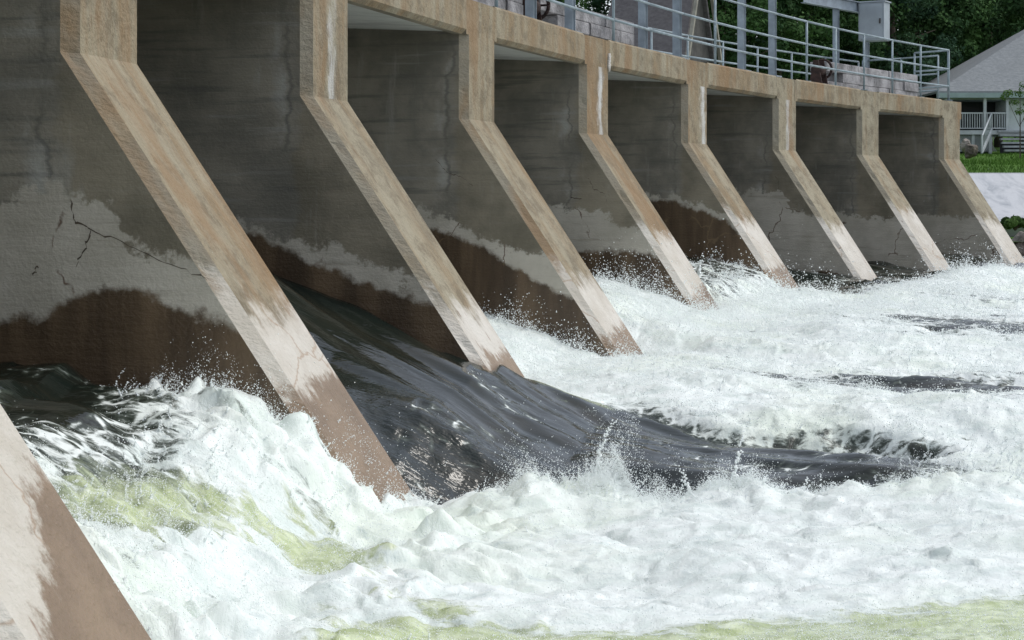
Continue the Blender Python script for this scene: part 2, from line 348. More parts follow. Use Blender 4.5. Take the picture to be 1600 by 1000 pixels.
def make_pier(i):
    x0, y0, t = PX[i], PY[i], TH0+TK*i
    tx, ty = math.sin(t), math.cos(t); nx, ny = math.cos(t), -math.sin(t)
    def pt(a, v, z): return (x0+tx*a+nx*v, y0+ty*a+ny*v, z)      # a: along the dam, 0 = far edge, -PW = near edge
    A = AM(); A.tone = [0, .04, -.03, 0, .06, .05, -.06, -.08, -.12][i]; wl_, cl_ = SIDE[i]; bz, wz, ex, tilt = FRONT[i]
    fv = lambda z: 0.0 if z >= ZK else (ZK-z)*SL
    L = lambda z: (ZB-z) if z >= ZK else (ZB-ZK)+(ZK-z)*math.sqrt(1+SL*SL)
    idn = i*6.3
    def chip(z, sd_, s): return max(0.0, float(pnoise(np.array([z*5.0]), np.array([i*3.1+sd_]), 7)[0])-.25)*.05*(1-s)*s*4 if sd_ == 1 else max(0.0, float(pnoise(np.array([z*4.3]), np.array([i*2.7+sd_]), 9)[0])-.2)*.04
    for near in (True, False):
        a = -PW if near else 0.0
        for z1, z0 in ((4.50, ZK), (ZK, ZF)):
            def vz(s, q, z1=z1, z0=z0):
                z = z1+(z0-z1)*q; return VB+(fv(z)-CH-VB)*s, z
            off = 0 if near else 40
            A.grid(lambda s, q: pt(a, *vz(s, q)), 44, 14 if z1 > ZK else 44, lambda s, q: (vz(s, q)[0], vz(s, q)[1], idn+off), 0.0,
                   lambda s, q: vz(s, q)[1]-wl_(vz(s, q)[0]), lambda s, q: vz(s, q)[1]-cl_(vz(s, q)[0]))
    for z1, z0 in ((ZB, ZK), (ZK, ZF)):
        zz = lambda q: z1+(z0-z1)*q
        wfn = lambda s, q: zz(q)-(wz-tilt*(1-s)) + .0
        cfn = lambda s, q: (zz(q)-bz) if bz < ZK else -1.0
        n = 10 if z1 == ZB else 36
        A.grid(lambda s, q: pt(-PW+CH+(PW-2*CH)*s, fv(zz(q)), zz(q)), 10, n, lambda s, q: (CH+(PW-2*CH)*s, L(zz(q)), idn+3), 1.0, wfn, cfn,
               (lambda s, q: (s-ex)*(PW-2*CH)) if ex < 5 and z1 == ZB else (lambda s, q: 9.0))
        A.grid(lambda s, q: pt(-PW+CH*s, fv(zz(q))-CH*(1-s)-chip(zz(q), 1, s), zz(q)), 2, n*3, lambda s, q: (CH*s, L(zz(q)), idn+5), 1.0, lambda s, q: wfn(0, q), lambda s, q: cfn(0, q)-.15, None, 1.0)
        A.grid(lambda s, q: pt(-CH*(1-s)-chip(zz(q), 2, 1), fv(zz(q))-CH*s, zz(q)), 2, n*3, lambda s, q: (PW-CH*(1-s), L(zz(q)), idn+5), 1.0, lambda s, q: wfn(1, q), lambda s, q: cfn(1, q)-.1, None, .7)
    spl = {4: .80, 6: .86}.get(i)
    for s0, s1 in (((0, spl-.008), (spl+.008, 1)) if spl else ((0, 1),)):
        A.grid(lambda s, q: pt(-PW+PW*(s0+(s1-s0)*s), .0, ZT-.02+(ZB-ZT+.02)*q), 8, 5, lambda s, q: (PW*(s0+(s1-s0)*s), -.4+.4*q, idn+3), 1.0)
        A.grid(lambda s, q: pt(-PW+PW*(s0+(s1-s0)*s), -.3*q, ZT-.02+.018*min(1, q*12)), 4, 2, lambda s, q: (PW*s, -.4-.3*q, idn+3), 1.0)
        for se in (s0, s1):
          if se in (0, 1): A.grid(lambda s, q: pt(-PW+PW*se, -CH*s, ZT-.02+(ZB-ZT+.02)*q), 1, 1, lambda s, q: (s, q, idn), 0.0)
          else: A.grid(lambda s, q: pt(-PW+PW*se, -.3*s, ZT-.02+(ZB-ZT+.02)*q), 1, 1, lambda s, q: (s, q, idn), 0.0)
    A.grid(lambda s, q: pt(-PW+PW*s, -CH*q, ZB+.001), 4, 1, lambda s, q: (s, q, idn), 0.0)
    A.grid(lambda s, q: pt(-PW*s, VB, 4.50+(ZF-4.50)*q), 2, 2, lambda s, q: (s, q*4, idn), 0.0)
    A.grid(lambda s, q: pt(-PW*s, VB*(1-q)-CH*q, 4.50), 2, 2, lambda s, q: (s, q*4, idn), 0.0)
    return tag(A.build('pier', CONC, dam), PIER_LABEL[i])
CRACK = simple('crack_shadow', (.10, .078, .058), .95, .4, 9)
CRACKS = {1: ([(-.02, 2.48), (.0, 2.36), (.10, 2.31), (.30, 2.24), (.55, 2.13), (.84, 2.02)], [(.10, 2.31), (.06, 2.2), (.0, 2.09)], [(-.22, 2.1), (-.26, 2.04)]),
          3: ([(-.35, 2.9), (-.2, 2.75), (-.05, 2.72), (.1, 2.6)],), 4: ([(.05, 2.75), (.12, 2.6), (.28, 2.55), (.3, 2.42)], [(-.2, 2.5), (.0, 2.46)]), 6: ([(-.05, 2.9), (.02, 2.8), (.03, 2.62)],)}
def crack(pier, i, line):
    x0, y0, t = PX[i], PY[i], TH0+TK*i; r = random.Random(i*7+len(line)); m = MB(); n_ = Vector((-math.sin(t), -math.cos(t), 0)); pts = []
    for (a, b) in zip(line[:-1], line[1:]):
        for k in range(7): q = k/7; pts.append((a[0]+(b[0]-a[0])*q+r.uniform(-.010, .010), a[1]+(b[1]-a[1])*q+r.uniform(-.010, .010)))
    P_ = []
    for k, (v, z) in enumerate(pts):
        w = r.uniform(.003, .009)*(1-.6*k/len(pts)); c = Vector((x0-math.sin(t)*PW+math.cos(t)*v, y0-math.cos(t)*PW-math.sin(t)*v, z))+n_*.002
        P_ += [c+Vector((0, 0, w)), c-Vector((0, 0, w))+Vector((math.cos(t), -math.sin(t), 0))*w]
    m.add(P_, [(2*k, 2*k+1, 2*k+3, 2*k+2) for k in range(len(pts)-1)]); m.build('crack', CRACK, pier)
for i in range(9):
    pr_ = make_pier(i)
    for ln_ in CRACKS.get(i, ()): crack(pr_, i, ln_)

def pedge(i, a, v, z):
    if i < 0 or i > 8: return P3(i, v, z)
    t = TH0+TK*i; return Vector((PX[i]+math.sin(t)*a+math.cos(t)*v, PY[i]+math.cos(t)*a-math.sin(t)*v, z))
# deck: one edge beam and one slab per bay
def make_beam(b, u0, u1):
    A = AM(); n = 8; A.tone = .02
    pr = [(0.0, ZT-.03), (0.0, ZB+.05), (-.05, ZB), (-.14, ZB), (-.14, 4.30)]
    tp = [(-.14, ZT-.004), (-.03, ZT), (0.0, ZT-.03)]
    def p(s, v, z):
        c0 = pedge(u0, 0.0, v, z); c1 = pedge(u1, -PW, v, z); return c0.lerp(c1, s)
    rnd = b*9.1+50
    ln = (u1-u0)*BAY-PW
    for (va, za), (vb, zb), ft in ((pr[0], pr[1], 1.0), (pr[1], pr[2], .75), (pr[2], pr[3], .3), (pr[3], pr[4], .0), (tp[0], tp[1], .6), (tp[1], tp[2], .9)):
        A.grid(lambda s, q: p(s, va+(vb-va)*q, za+(zb-za)*q), n, 3, lambda s, q: (s*ln, (ZT-za)-(zb-za)*q+.4*(va-(va+(vb-va)*q)), rnd), ft)
    return A.build('deck_beam', CONC, dam)
def make_slab(b, u0, u1):
    A = AM()
    def p(s, v, z): return P3(u0, v, z).lerp(P3(u1, v, z), s)
    rnd = b*7.7+150; ln = (u1-u0)*BAY
    A.grid(lambda s, q: p(s, -.14+(VB-.15+.14)*q, float(np.interp(q, [0, .42, 1], [4.262, 4.34, 4.38]))), 8, 12, lambda s, q: (q*3.2+3, s*ln*.22, rnd), 0.5)
    A.grid(lambda s, q: p(s, -.14+(VB-.15+.14)*q, ZT-.012), 2, 2, lambda s, q: (s*ln, q*3, rnd), .5)
    A.grid(lambda s, q: p(s, VB-.15, 4.38+.24*q), 2, 2, lambda s, q: (s*ln, q*3, rnd), .5)
    return A.build('deck_slab', CONC_U, dam)
HP = PW/BAY/2
edges = [-.6]+[k-HP for k in range(0, 8)]+[8.0+.003]
for b in range(len(edges)-1):
    make_slab(b, edges[b], edges[b+1])
for b in range(-1, 8): make_beam(b, b, b+1)
# unseen gates added well behind the front to shut out light from upstream
STEEL_D = simple('dark_gate_steel', (.05, .045, .04), .6, .4, 2)
for b in range(-1, 8):
    mbx = MB(); a0 = P3(b+.0, -2.9, 0); a1 = P3(b+1-PW/BAY, -2.9, 0)
    d = Vector((math.cos(theta(b+.4)), -math.sin(theta(b+.4)), 0))*.12
    mbx.slab(a0+Vector((0, 0, 2.75)), a1+Vector((0, 0, 2.75)), a1+Vector((0, 0, 4.38)), a0+Vector((0, 0, 4.38)), d)
    mbx.build('light_block_gate', STEEL_D, dam)
# ------------------------------------------------------------------ the river below the dam: one surface, u along the dam, v downstream
WT = {  # water height along each bay (v, z)
 -1: [(-3.2, 2.2), (0, 1.0), (1.2, .66), (3, .62), (9, .66)],
 0: [(-3.2, 2.3), (-1.2, 1.66), (-.5, 1.53), (0, 1.52), (.13, 1.43), (.4, 1.41), (.82, 1.34), (1.1, 1.30), (1.4, 1.14), (1.7, .86), (1.9, .72), (2.6, .69), (9, .72)],
 1: [(-3.2, 2.75), (-1.2, 2.32), (-.5, 2.04), (-.3, 1.94), (.2, 1.66), (.64, 1.46), (1.13, 1.29), (1.5, 1.16), (2.0, .86), (2.4, .68), (3.2, .57), (4.3, .53), (5, .50), (6, .54), (7, .62), (9, .7)],
 2: [(-3.2, 2.4), (-.5, 1.55), (.37, 1.17), (.86, 1.01), (1.21, .84), (1.55, .74), (2.5, .7), (4, .72), (9, .75)],
 3: [(-3.2, 2.4), (-.3, 1.6), (.19, 1.45), (.62, 1.33), (1.09, 1.19), (1.5, 1.0), (2, .9), (4, .82), (9, .8)],
 4: [(-3.2, 2.3), (.13, 1.52), (.79, 1.42), (1.3, 1.26), (1.6, 1.06), (2.2, .92), (4, .85), (9, .82)],
 5: [(-3.2, 1.9), (-.3, 1.25), (.36, 1.14), (1, 1.06), (1.58, .97), (2.2, .93), (9, .85)],
 6: [(-3.2, 1.9), (.0, 1.2), (.34, 1.15), (1.47, 1.01), (2.2, .97), (9, .85)],
 7: [(-3.2, 1.9), (.05, 1.2), (1.46, 1.02), (2.2, .98), (9, .85)],
 8: [(-3.2, 1.2), (1.5, 1.0), (9, .9)]}
FT = {  # how far the water has broken into foam (v, 0..1)
 -1: [(0, .4), (1, 1)],
 0: [(-.2, .02), (.2, .12), (.6, .42), (1.0, .72), (1.4, .92), (1.9, 1), (9, 1)],
 1: [(-3, .02), (3.6, .05), (4.4, .16), (5.0, .42), (5.7, .9), (9, 1)],
 2: [(-.2, .1), (.2, .5), (.45, .95), (1.5, 1), (9, 1)],
 3: [(0, .1), (.3, .3), (.6, .75), (1.1, .95), (9, 1)],
 4: [(0, .25), (.4, .42), (1.2, .5), (1.7, .8), (2.2, 1), (9, 1)],
 5: [(0, .05), (1.6, .12), (2.1, .4), (2.7, 1), (9, 1)],
 6: [(0, .05), (1.9, .1), (2.6, .35), (3.3, .9), (9, 1)],
 7: [(0, .05), (1.8, .12), (2.6, .35), (3.4, .8), (9, 1)],
 8: [(0, .1), (2, .4), (3, .9), (9, 1)]}
def bays(tab, u, v, lo, hi):
    b = np.floor(u).astype(int); t = u-b
    if lo < 0: w = np.where(b == 1, sstep(.85, 1.0, t), sstep(.88, 1.04, t))
    else: w = sstep(lo, hi, t)
    out = np.zeros_like(u)
    for k in range(-1, 9):
        wk = np.where(b == k, 1-w, 0)+np.where(b+1 == k, w, 0)
        msk = wk > 0
        if msk.any():
            p = tab[k]; out[msk] += wk[msk]*np.interp(v[msk], [q[0] for q in p], [q[1] for q in p])
    return out
def g2(u, v, cu, cv, su, sv): return np.exp(-((u-cu)/su)**2-((v-cv)/sv)**2)
def water_base(u, v):
    z = bays(WT, u, v, -1, 0)
    # rolling crest along the near edge of the chute
    z += sstep(1.9, 2.4, v)*(1-sstep(7, 9, v))*.16*np.exp(-((u-.93)/.13)**2)*(1+.35*pnoise(v*1.3, u*0+3, 5))
    z += .12*g2(u, v, 1.0, 2.85, .05, .22)+.06*g2(u, v, 1.0, 3.3, .05, .2)+.10*g2(u, v, 1.0, 3.8, .05, .2)+.06*g2(u, v, .95, 5.3, .1, .8)
    z -= .34*np.exp(-((u-1.0)/.20)**2)*(u > .7)*sstep(.5, 1.3, v)*(1-sstep(2.0, 2.9, v))*sstep(.9, 1.03, u)
    z -= .10*g2(u, v, .90, 1.85, .12, .25)
    z += .30*np.clip(u-1.75, -.75, .2)*sstep(-.5, .6, v)*(1-sstep(3.5, 5, v))*(u > 1.0)*sstep(1.0, 1.08, u)
    z -= .22*(1-sstep(.42, .72, u))*sstep(.05, .15, u)*sstep(.4, 1.1, v)*(1-sstep(1.5, 2.1, v))
    # foam piled in the near bay against the wall
    z += .08*g2(u, v, .62, 1.05, .10, .3)
    z += .12*g2(u, v, 2.55, 2.4, .35, 1.0)+.06*g2(u, v, 2.05, 5.2, .12, 1.0)+.24*g2(u, v, 2.12, 6.6, .16, .9)+.12*g2(u, v, 3.4, 3.6, .22, .6)+.12*g2(u, v, 3.3, 4.5, .2, 1.5)+.22*g2(u, v, 6.1, 3.2, .8, .7)-(.20*np.exp(-(u/.06)**2)+.24*np.exp(-((u-3.02)/.07)**2))*sstep(1.0, 1.4, v)*(1-sstep(2, 2.5, v))
    z += .10*sstep(.35, .12, u)*sstep(3.6, 4.6, v)*(1-sstep(6, 7, v))         # green swell at the right
    return z
def foam_base(u, v):
    F = bays(FT, np.where((u > 1.5) & (u < 2.3), u+.10*sstep(2.6, 3.6, v), u), v, .86, 1.06)
    F = np.where((u > .95) & (u < 1.3), F*sstep(1.0, 1.09, u+0*v)+(1-sstep(1.0, 1.09, u))*np.interp(v, [0, 1.6, 2.0, 9], [.1, .7, 1, 1]), F)
    F = np.maximum(F, .8*g2(u, v, .27, .85, .045, .33))                            # little rooster tail in the chute
    F = np.maximum(F, .95*g2(u, v, .74, 1.0, .10, .75))                            # foam along the near pier wall
    F = np.maximum(F, .5*g2(u, v, .12, .9, .12, .5))
    F -= .78*g2(u, v, 4.05, 5.2, .62, 2.2)+.78*g2(u, v, 2.55, 4.9, .24, 1.9)+.45*g2(u, v, 2.9, 6.2, .1, 1.2)+.45*g2(u, v, 5.2, 4.5, .25, 1.5)
    return np.clip(F, 0, 1)
def green_base(u, v):
    G = .64*g2(u, v, .34, 1.05, .17, .42)+.64*g2(u, v, .52, 1.75, .13, .55)+.6*g2(u, v, .25, 2.4, .2, .8)
    G += 0.72*sstep(.06, -.16, u-(.24+.10*(v-2.5)))*sstep(1.7, 2.4, v)
    G += .55*g2(u, v, 1.92, 2.0, .06, .6)+.22*g2(u, v, 2.55, 5.2, .14, 2)+.3*g2(u, v, 2.6, 3.4, .2, 1)
    return np.clip(G, 0, 1)
nU, nV = 900, 430
sU = np.linspace(0, 1, nU)
depth_u = 6.9+4.2*np.linspace(-.75, 8.9, 4000)
cum = np.cumsum(1/np.maximum(depth_u, 6.5)); cum = (cum-cum[0])/(cum[-1]-cum[0])
uu = np.interp(sU, cum, np.linspace(-.75, 8.9, 4000))
vv = np.concatenate([np.linspace(-2.9, -.9, 30, endpoint=False), np.linspace(-.9, 6.6, 350, endpoint=False), np.linspace(6.6, 11, 50)])
Ug, Vg = np.meshgrid(uu, vv, indexing='ij'); U = Ug.ravel(); V = Vg.ravel(); A_ = U*BAY
Fb = foam_base(U, V); Gb = green_base(U, V)
wob = .10*fbm(A_*.8, V*.8, 4, 3)
F = np.clip(Fb+np.where((Fb > .04) & (Fb < .98), .55*fbm(A_*2.1+9, V*1.0, 5, 11), 0), 0, 1)
Z = water_base(U+wob*.25*sstep(1.5, 2.2, V), V+wob*2*sstep(1.8, 2.4, V))
# smooth water: long glassy waves drawn out along the flow; foam: heaped and torn
sm = 1-sstep(.3, .7, F)
Z += sm*(.12*pnoise(A_*1.15+V*.45, V*.42, 21)+.050*pnoise(A_*2.9+V*1.1, V*.6, 22)+.009*pnoise(A_*8+V*2.0, V*1.0, 23)*sstep(-.4, .6, V)+.004*pnoise(A_*17+V*4.5, V*1.2, 25))
rip = sstep(.5, 1.1, V)*np.exp(-((U-1.22)/.16)**2)+sstep(4.2, 5.2, V)*np.exp(-((U-1.6)/.4)**2)
Z += sm*rip*(.018*fbm(A_*6, V*5, 3, 24))
fo = sstep(.25, .75, F)*(1-.55*Gb)
tall = sstep(1.4, 2.4, V)
wa, wv = A_+.25*fbm(A_*1.3, V*1.3, 3, 51), V+.25*fbm(A_*1.3+5, V*1.3, 3, 52)
bil1 = np.abs(pnoise(wa*1.0, wv*.85, 31))*2; bil2 = np.abs(pnoise(wa*2.6, wv*1.5, 33))*2; bil3 = np.abs(pnoise(wa*6.5, wv*3.2, 35))*2; bil4 = np.abs(pnoise(wa*15, wv*8, 36))*2
Z += fo*(((.04+.08*tall)*pnoise(A_*.55, V*.5, 30)+(.03+.022*tall)*(bil1-.45))*(1-.5*sstep(3.5, 5, U))+(.024-.006*tall)*(bil2-.45)+.015*(bil3-.45)+.012*(bil4-.45)+.006*fbm(A_*30, V*30, 2, 37))
nb_ = (U > -.1)*(U < 1.05)*sstep(.1, .5, V)*(1-sstep(2.2, 3.0, V))*(1-.5*Gb)
Z += fo*nb_*(.075*(np.abs(pnoise(wa*1.9, wv*2.4, 71))*2-.4)+.062*(np.abs(pnoise(wa*4.2, wv*4.6, 72))*2-.4)+.03*(bil3-.45))
Z += fo*np.exp(-((U-.97)/.09)**2)*sstep(1.9, 2.4, V)*(.07*pnoise(A_*.7, V*2.6, 73)+.045*np.abs(pnoise(A_*2, V*6.0, 74))*2)
thick = np.clip(.45*bil1+.35*bil2+.25*bil3+.12*bil4+.10, 0, 1)
Z -= .03*(1-fo)*sstep(.1, .3, F)
# where a buttress stands the water only laps its foot
foot = np.array([.80, .72, 1.07, .68, .96, 1.0, .95, 1.0, 1.0]); kb = np.clip(np.round(U+.12).astype(int), 0, 8); tt_ = U-kb
zs = ZK-V/SL; inp = (tt_ > -PW/BAY-.015) & (tt_ < .012) & (zs > foot[kb]) & (V < 2.2)
Z = np.where(inp, np.minimum(Z, np.minimum(zs-.05, 1.25)), Z)
Xw, Yw = pos(U, V)
cx = fo*(~inp)*(.07*fbm(A_*3, V*3, 3, 41)+.025*fbm(A_*11, V*11, 2, 42)); cy = fo*(~inp)*(.07*fbm(A_*3, V*3, 3, 43)+.025*fbm(A_*11, V*11, 2, 44))
Xw = Xw+cx; Yw = Yw+cy
def grid_mesh(name, X, Y, Zz, nu, nv):
    me = bpy.data.meshes.new(name)
    co = np.stack([X, Y, Zz], 1).astype(np.float32)
    i = np.arange((nu-1)*(nv-1)); a = (i//(nv-1))*nv+(i % (nv-1))
    q = np.stack([a, a+1, a+nv+1, a+nv], 1).astype(np.int32)
    me.vertices.add(len(co)); me.vertices.foreach_set('co', co.ravel())
    me.loops.add(q.size); me.loops.foreach_set('vertex_index', q.ravel())
    me.polygons.add(len(q)); me.polygons.foreach_set('loop_start', np.arange(0, q.size, 4, dtype=np.int32)); me.polygons.foreach_set('loop_total', np.full(len(q), 4, np.int32))
    me.update(calc_edges=True); me.validate(); 
    return me
def put_attr(me, name, arr, vec=False):
    a = me.attributes.new(name, 'FLOAT_VECTOR' if vec else 'FLOAT', 'POINT')
    a.data.foreach_set('vector' if vec else 'value', np.asarray(arr, np.float32).ravel())
def water_mat():
    t = NT('rushing_water', .08); t.b.inputs['IOR'].default_value = 1.42
    fo_ = t.attr('foam'); gr = t.attr('green'); fc = t.attr('flow', True)
    n1 = t.noise(t.sc(fc, (3.2, 1.6, 1)), 1.6, 6, .7, .5)
    n2 = t.noise(t.sc(fc, (11, 4, 1)), 1.5, 4, .65)
    web = t.voro(t.mix(.16, t.sc(fc, (1, .8, 1)), t.noise(fc, 2.5, 4)), 5.0)
    brk = t.m2('ADD', t.m2('MULTIPLY', t.m2('SUBTRACT', n1, .5), 1.5), t.m2('MULTIPLY', t.m2('SUBTRACT', n2, .5), .9))
    brk = t.m2('ADD', brk, t.rng(web, 0, .09, .16, -.06))
    inside = t.m2('MULTIPLY', t.rng(fo_, .03, .2), t.rng(fo_, .93, 1.0, 1, .35))
    f = t.m2('ADD', fo_, t.m2('MULTIPLY', brk, inside))
    g = t.m2('ADD', gr, t.m2('MULTIPLY', t.m2('SUBTRACT', n1, .5), 1.1))
    gm = t.m2('MULTIPLY', t.rng(g, .30, .75), t.rng(gr, .05, .25))
    f2 = t.m2('SUBTRACT', f, t.m2('MULTIPLY', gm, .72))
    fm = t.rng(f2, .34, .62)
    dark = t.mix(t.rng(t.noise(t.sc(fc, (2.5, .5, 1)), 1.0, 5), .4, .7), (.008, .014, .011), (.024, .024, .016))
    air = t.rng(f, .12, .5)
    wcol = t.mix(t.m2('MULTIPLY', air, .8), dark, (.10, .12, .095))
    wcol = t.mix(gm, wcol, t.mix(t.rng(n2, .35, .65), (.43, .50, .25), (.66, .72, .48)))
    fcol = t.mix(t.rng(n1, .3, .6), (.70, .77, .72), (.85, .89, .85))
    fcol = t.mix(t.m2('MULTIPLY', t.rng(t.noise(t.sc(fc, (.8, .6, 1), (4, 4, 4)), 1.0, 5), .45, .75), .55), fcol, (.75, .82, .66))
    th = t.attr('thick'); fcol = t.mix(t.rng(t.m2('ADD', th, t.m2('MULTIPLY', t.m2('SUBTRACT', n2, .5), .5)), .08, .36, .34, 0), fcol, t.mix(t.rng(gr, 0, .4), (.50, .57, .54), (.56, .62, .44)))
    wis = t.noise(t.sc(fc, (7, 4, 1)), 1.3, 6, .72, .6)
    fcol = t.mix(t.rng(wis, .52, .72, 0, .55), fcol, (.50, .58, .57))
    t.bs(Base_Color=t.mix(fm, wcol, fcol), Roughness=t.mixf(fm, .045, .55))
    b1 = t.m2('ADD', t.m2('MULTIPLY', t.noise(t.sc(fc, (13, 3.2, 1)), 1.0, 3, .6), .5), t.m2('MULTIPLY', t.noise(t.sc(fc, (34, 13, 1)), 1.0, 2, .6), t.m2('MULTIPLY', t.attr('chop'), 1.0)))
    b2 = t.noise(fc, 14, 5, .72)
    fa = t.rng(fo_, .3, .6); t.bump(t.mixf(fa, t.m2('MULTIPLY', b1, .26), t.m2('MULTIPLY', b2, .42)), .6, .06)
    return t.m
WATER = water_mat()
wm_ = grid_mesh('water', Xw, Yw, Z, nU, nV)
put_attr(wm_, 'foam', F); put_attr(wm_, 'green', Gb); put_attr(wm_, 'flow', np.stack([A_, V, np.zeros_like(V)], 1), True)
put_attr(wm_, 'thick', thick)
put_attr(wm_, 'chop', np.clip(.15+.9*rip+sstep(.1, .4, F), 0, 1))
water = tag(link_mesh('water', wm_, WATER, None, True), 'black chute and white foaming water below the dam', 'water', kind='structure')

# flying spray and froth: droplets thrown up wherever the water breaks
Zg = Z.reshape(nU, nV); Fg = F.reshape(nU, nV); Xg = Xw.reshape(nU, nV); Yg = Yw.reshape(nU, nV)
def scatter(n, wfun, hscale, smin, smax, seed):
    r = np.random.default_rng(seed)
    w = wfun(Ug, Vg, Fg).ravel(); w = w*(Yg.ravel()**1.0); w /= w.sum()
    idx = r.choice(len(w), n, p=w)
    h = hscale(U[idx], V[idx], r)
    sz = smin*(smax/smin)**(r.random(n)**2.6)
    jit = r.normal(0, .02, (n, 2))
    p = np.stack([Xw[idx]+jit[:, 0], Yw[idx]+jit[:, 1], Z[idx]+h], 1)
    return p, sz*np.clip(Yw[idx]/11, .75, 2.2)
gF = np.hypot(*np.gradient(Fg)); gF /= gF.max()
clump = sstep(.0, .45, fbm(A_*1.7, V*1.7, 4, 77)).reshape(nU, nV)
pts = []; szs = []
def add(*a):
    p, s_ = scatter(*a); pts.append(p); szs.append(s_)
exph = lambda k: (lambda u, v, r: r.exponential(k, len(u)))
vis = lambda u, v: ((v < 6.6) & (v > -.4) & (u > -.1) & (u < 8.6))
br = np.clip(thick.reshape(nU, nV), 0, 1)
edge_h = lambda u, v: np.exp(-((u-.99)/.06)**2)*sstep(1.7, 2.4, v)*(.6+1.2*np.exp(-((v-2.95)/.3)**2)+.8*np.exp(-((v-3.75)/.25)**2))
cl1 = sstep(-.05, .5, fbm(A_*.9+3, V*.9, 4, 78)); cl2 = sstep(-.1, .45, fbm(A_*3.5, V*3.5, 4, 79))
hs_loc = .006+.085*cl1*cl2*sstep(1.0, 1.8, V)+.075*cl2*sstep(.3, .9, F)*(V < 2)+.10*edge_h(U, V)*cl2
hs_loc *= 1+.6*sstep(2.0, 4.0, U)+1.2*g2(U, V, 2.12, 6.4, .2, 1.0)+.8*g2(U, V, 6.1, 3.0, .8, .8)
def mist(n, wfun, hk, r0, r1, seed):
    r = np.random.default_rng(seed); w = (wfun(Ug, Vg, Fg)).ravel()*np.maximum(hs_loc, .004)**.7; w = w/w.sum()
    idx = r.choice(len(w), n, p=w); h = r.exponential(1.0, n)*hs_loc[idx]*hk
    # droplets gather in wisps that lean and spread as they rise
    q = np.stack([Xw[idx]+r.normal(0, .012, n)+h*(.8*pnoise(U[idx]*BAY*5, V[idx]*5+h*6, 81)+.15), Yw[idx]+r.normal(0, .012, n)+h*.8*pnoise(U[idx]*BAY*5+31, V[idx]*5+h*6, 82), Z[idx]+h], 1)
    pts.append(q); szs.append(r0*(r1/r0)**(r.random(n)**2.5)*np.clip(Yw[idx]/11, .8, 2.6))
mist(330000, lambda u, v, f: vis(u, v)*sstep(.45, .75, f)*Yg**-.3, 1.0, .0012, .0036, 1)
mist(90000, lambda u, v, f: vis(u, v)*sstep(.02, .10, gF)*sstep(.2, .5, f), 1.2, .0014, .004, 2)
mist(110000, lambda u, v, f: edge_h(u, v)+.3*np.exp(-((u-1.45)/.3)**2)*np.exp(-((v-5.2)/.5)**2), .85, .001, .003, 3)
mist(26000, lambda u, v, f: vis(u, v)*sstep(.4, .7, f), 1.3, .002, .0045, 4)
brk_ = lambda u, v, f: np.exp(-((u-1.45)/.3)**2)*np.exp(-((v-5.2)/.6)**2)
PTS = np.concatenate(pts); SZS = np.concatenate(szs)
# a few thrown strings of water
for (u, v, hx, hz, n) in ((1.0, 3.72, .06, .36, 60), (1.0, 3.45, -.08, .2, 30), (1.0, 2.9, .1, .3, 50), (1.0, 4.1, .06, .16, 25), (7.4, 1.9, .0, .45, 25), (4.2, 1.0, .05, .3, 20)):
    k = rng.random(n); x, y = pos(u, v); zb = float(water_base(np.array([u]), np.array([v]))[0])
    q = np.stack([x+hx*k*k+rng.normal(0, .008, n), y+rng.normal(0, .02, n), zb+hz*k+rng.normal(0, .006, n)], 1)
    PTS = np.concatenate([PTS, q]); SZS = np.concatenate([SZS, (.011-.007*k)*np.clip(y/11, .8, 2)])
def strands(n, wfun, hmin, hmax, seed, per=26):
    global PTS, SZS
    r = np.random.default_rng(seed); w = (wfun(Ug, Vg, Fg)).ravel(); w = w/w.sum(); idx = r.choice(len(w), n, p=w)
    h = hmin*(hmax/hmin)**(r.random(n)**1.8); ax = r.normal(0, .45, n)*h+.15*h; ay = r.normal(0, .35, n)*h
    for j in range(n):
        k = np.sort(r.random(per)**1.25); bend = k*k
        far = np.clip(Yw[idx[j]]/11, .8, 2.2)
        q = np.stack([Xw[idx[j]]+ax[j]*k+.25*h[j]*bend, Yw[idx[j]]+ay[j]*k, Z[idx[j]]-.015+h[j]*(1.25*k-.35*bend)], 1)+r.normal(0, .004+.03*h[j], (per, 3))*k[:, None]
        pts_s.append(q); szs_s.append((.0066-.005*k)*r.uniform(.5, 1.1, per)*far)
pts_s, szs_s = [], []
strands(420, lambda u, v, f: np.exp(-((u-1.0)/.04)**2)*sstep(1.9, 2.4, v)*(v < 6.0)*(.25+clump+2.5*g2(u, v, 1, 2.95, 1, .25)+2*g2(u, v, 1, 3.75, 1, .2)), .03, .22, 61)
strands(900, lambda u, v, f: vis(u, v)*(u < 1.0)*sstep(.03, .15, gF)*sstep(.3, .6, f), .03, .15, 62)
strands(700, lambda u, v, f: vis(u, v)*(u > 1.1)*sstep(.03, .15, gF)*sstep(.3, .6, f)*Yg, .05, .28, 63, 18)
strands(260, brk_, .04, .16, 64)
strands(500, lambda u, v, f: vis(u, v)*sstep(.8, .95, f)*clump, .02, .09, 65, 16)
PTS = np.concatenate([PTS]+pts_s); SZS = np.concatenate([SZS]+szs_s)
def foam_mat():
    t = NT('spray_froth', .35); t.bs(Base_Color=(.90, .93, .91)); t.b.inputs['IOR'].default_value = 1.33
    return t.m
FOAM = foam_mat()
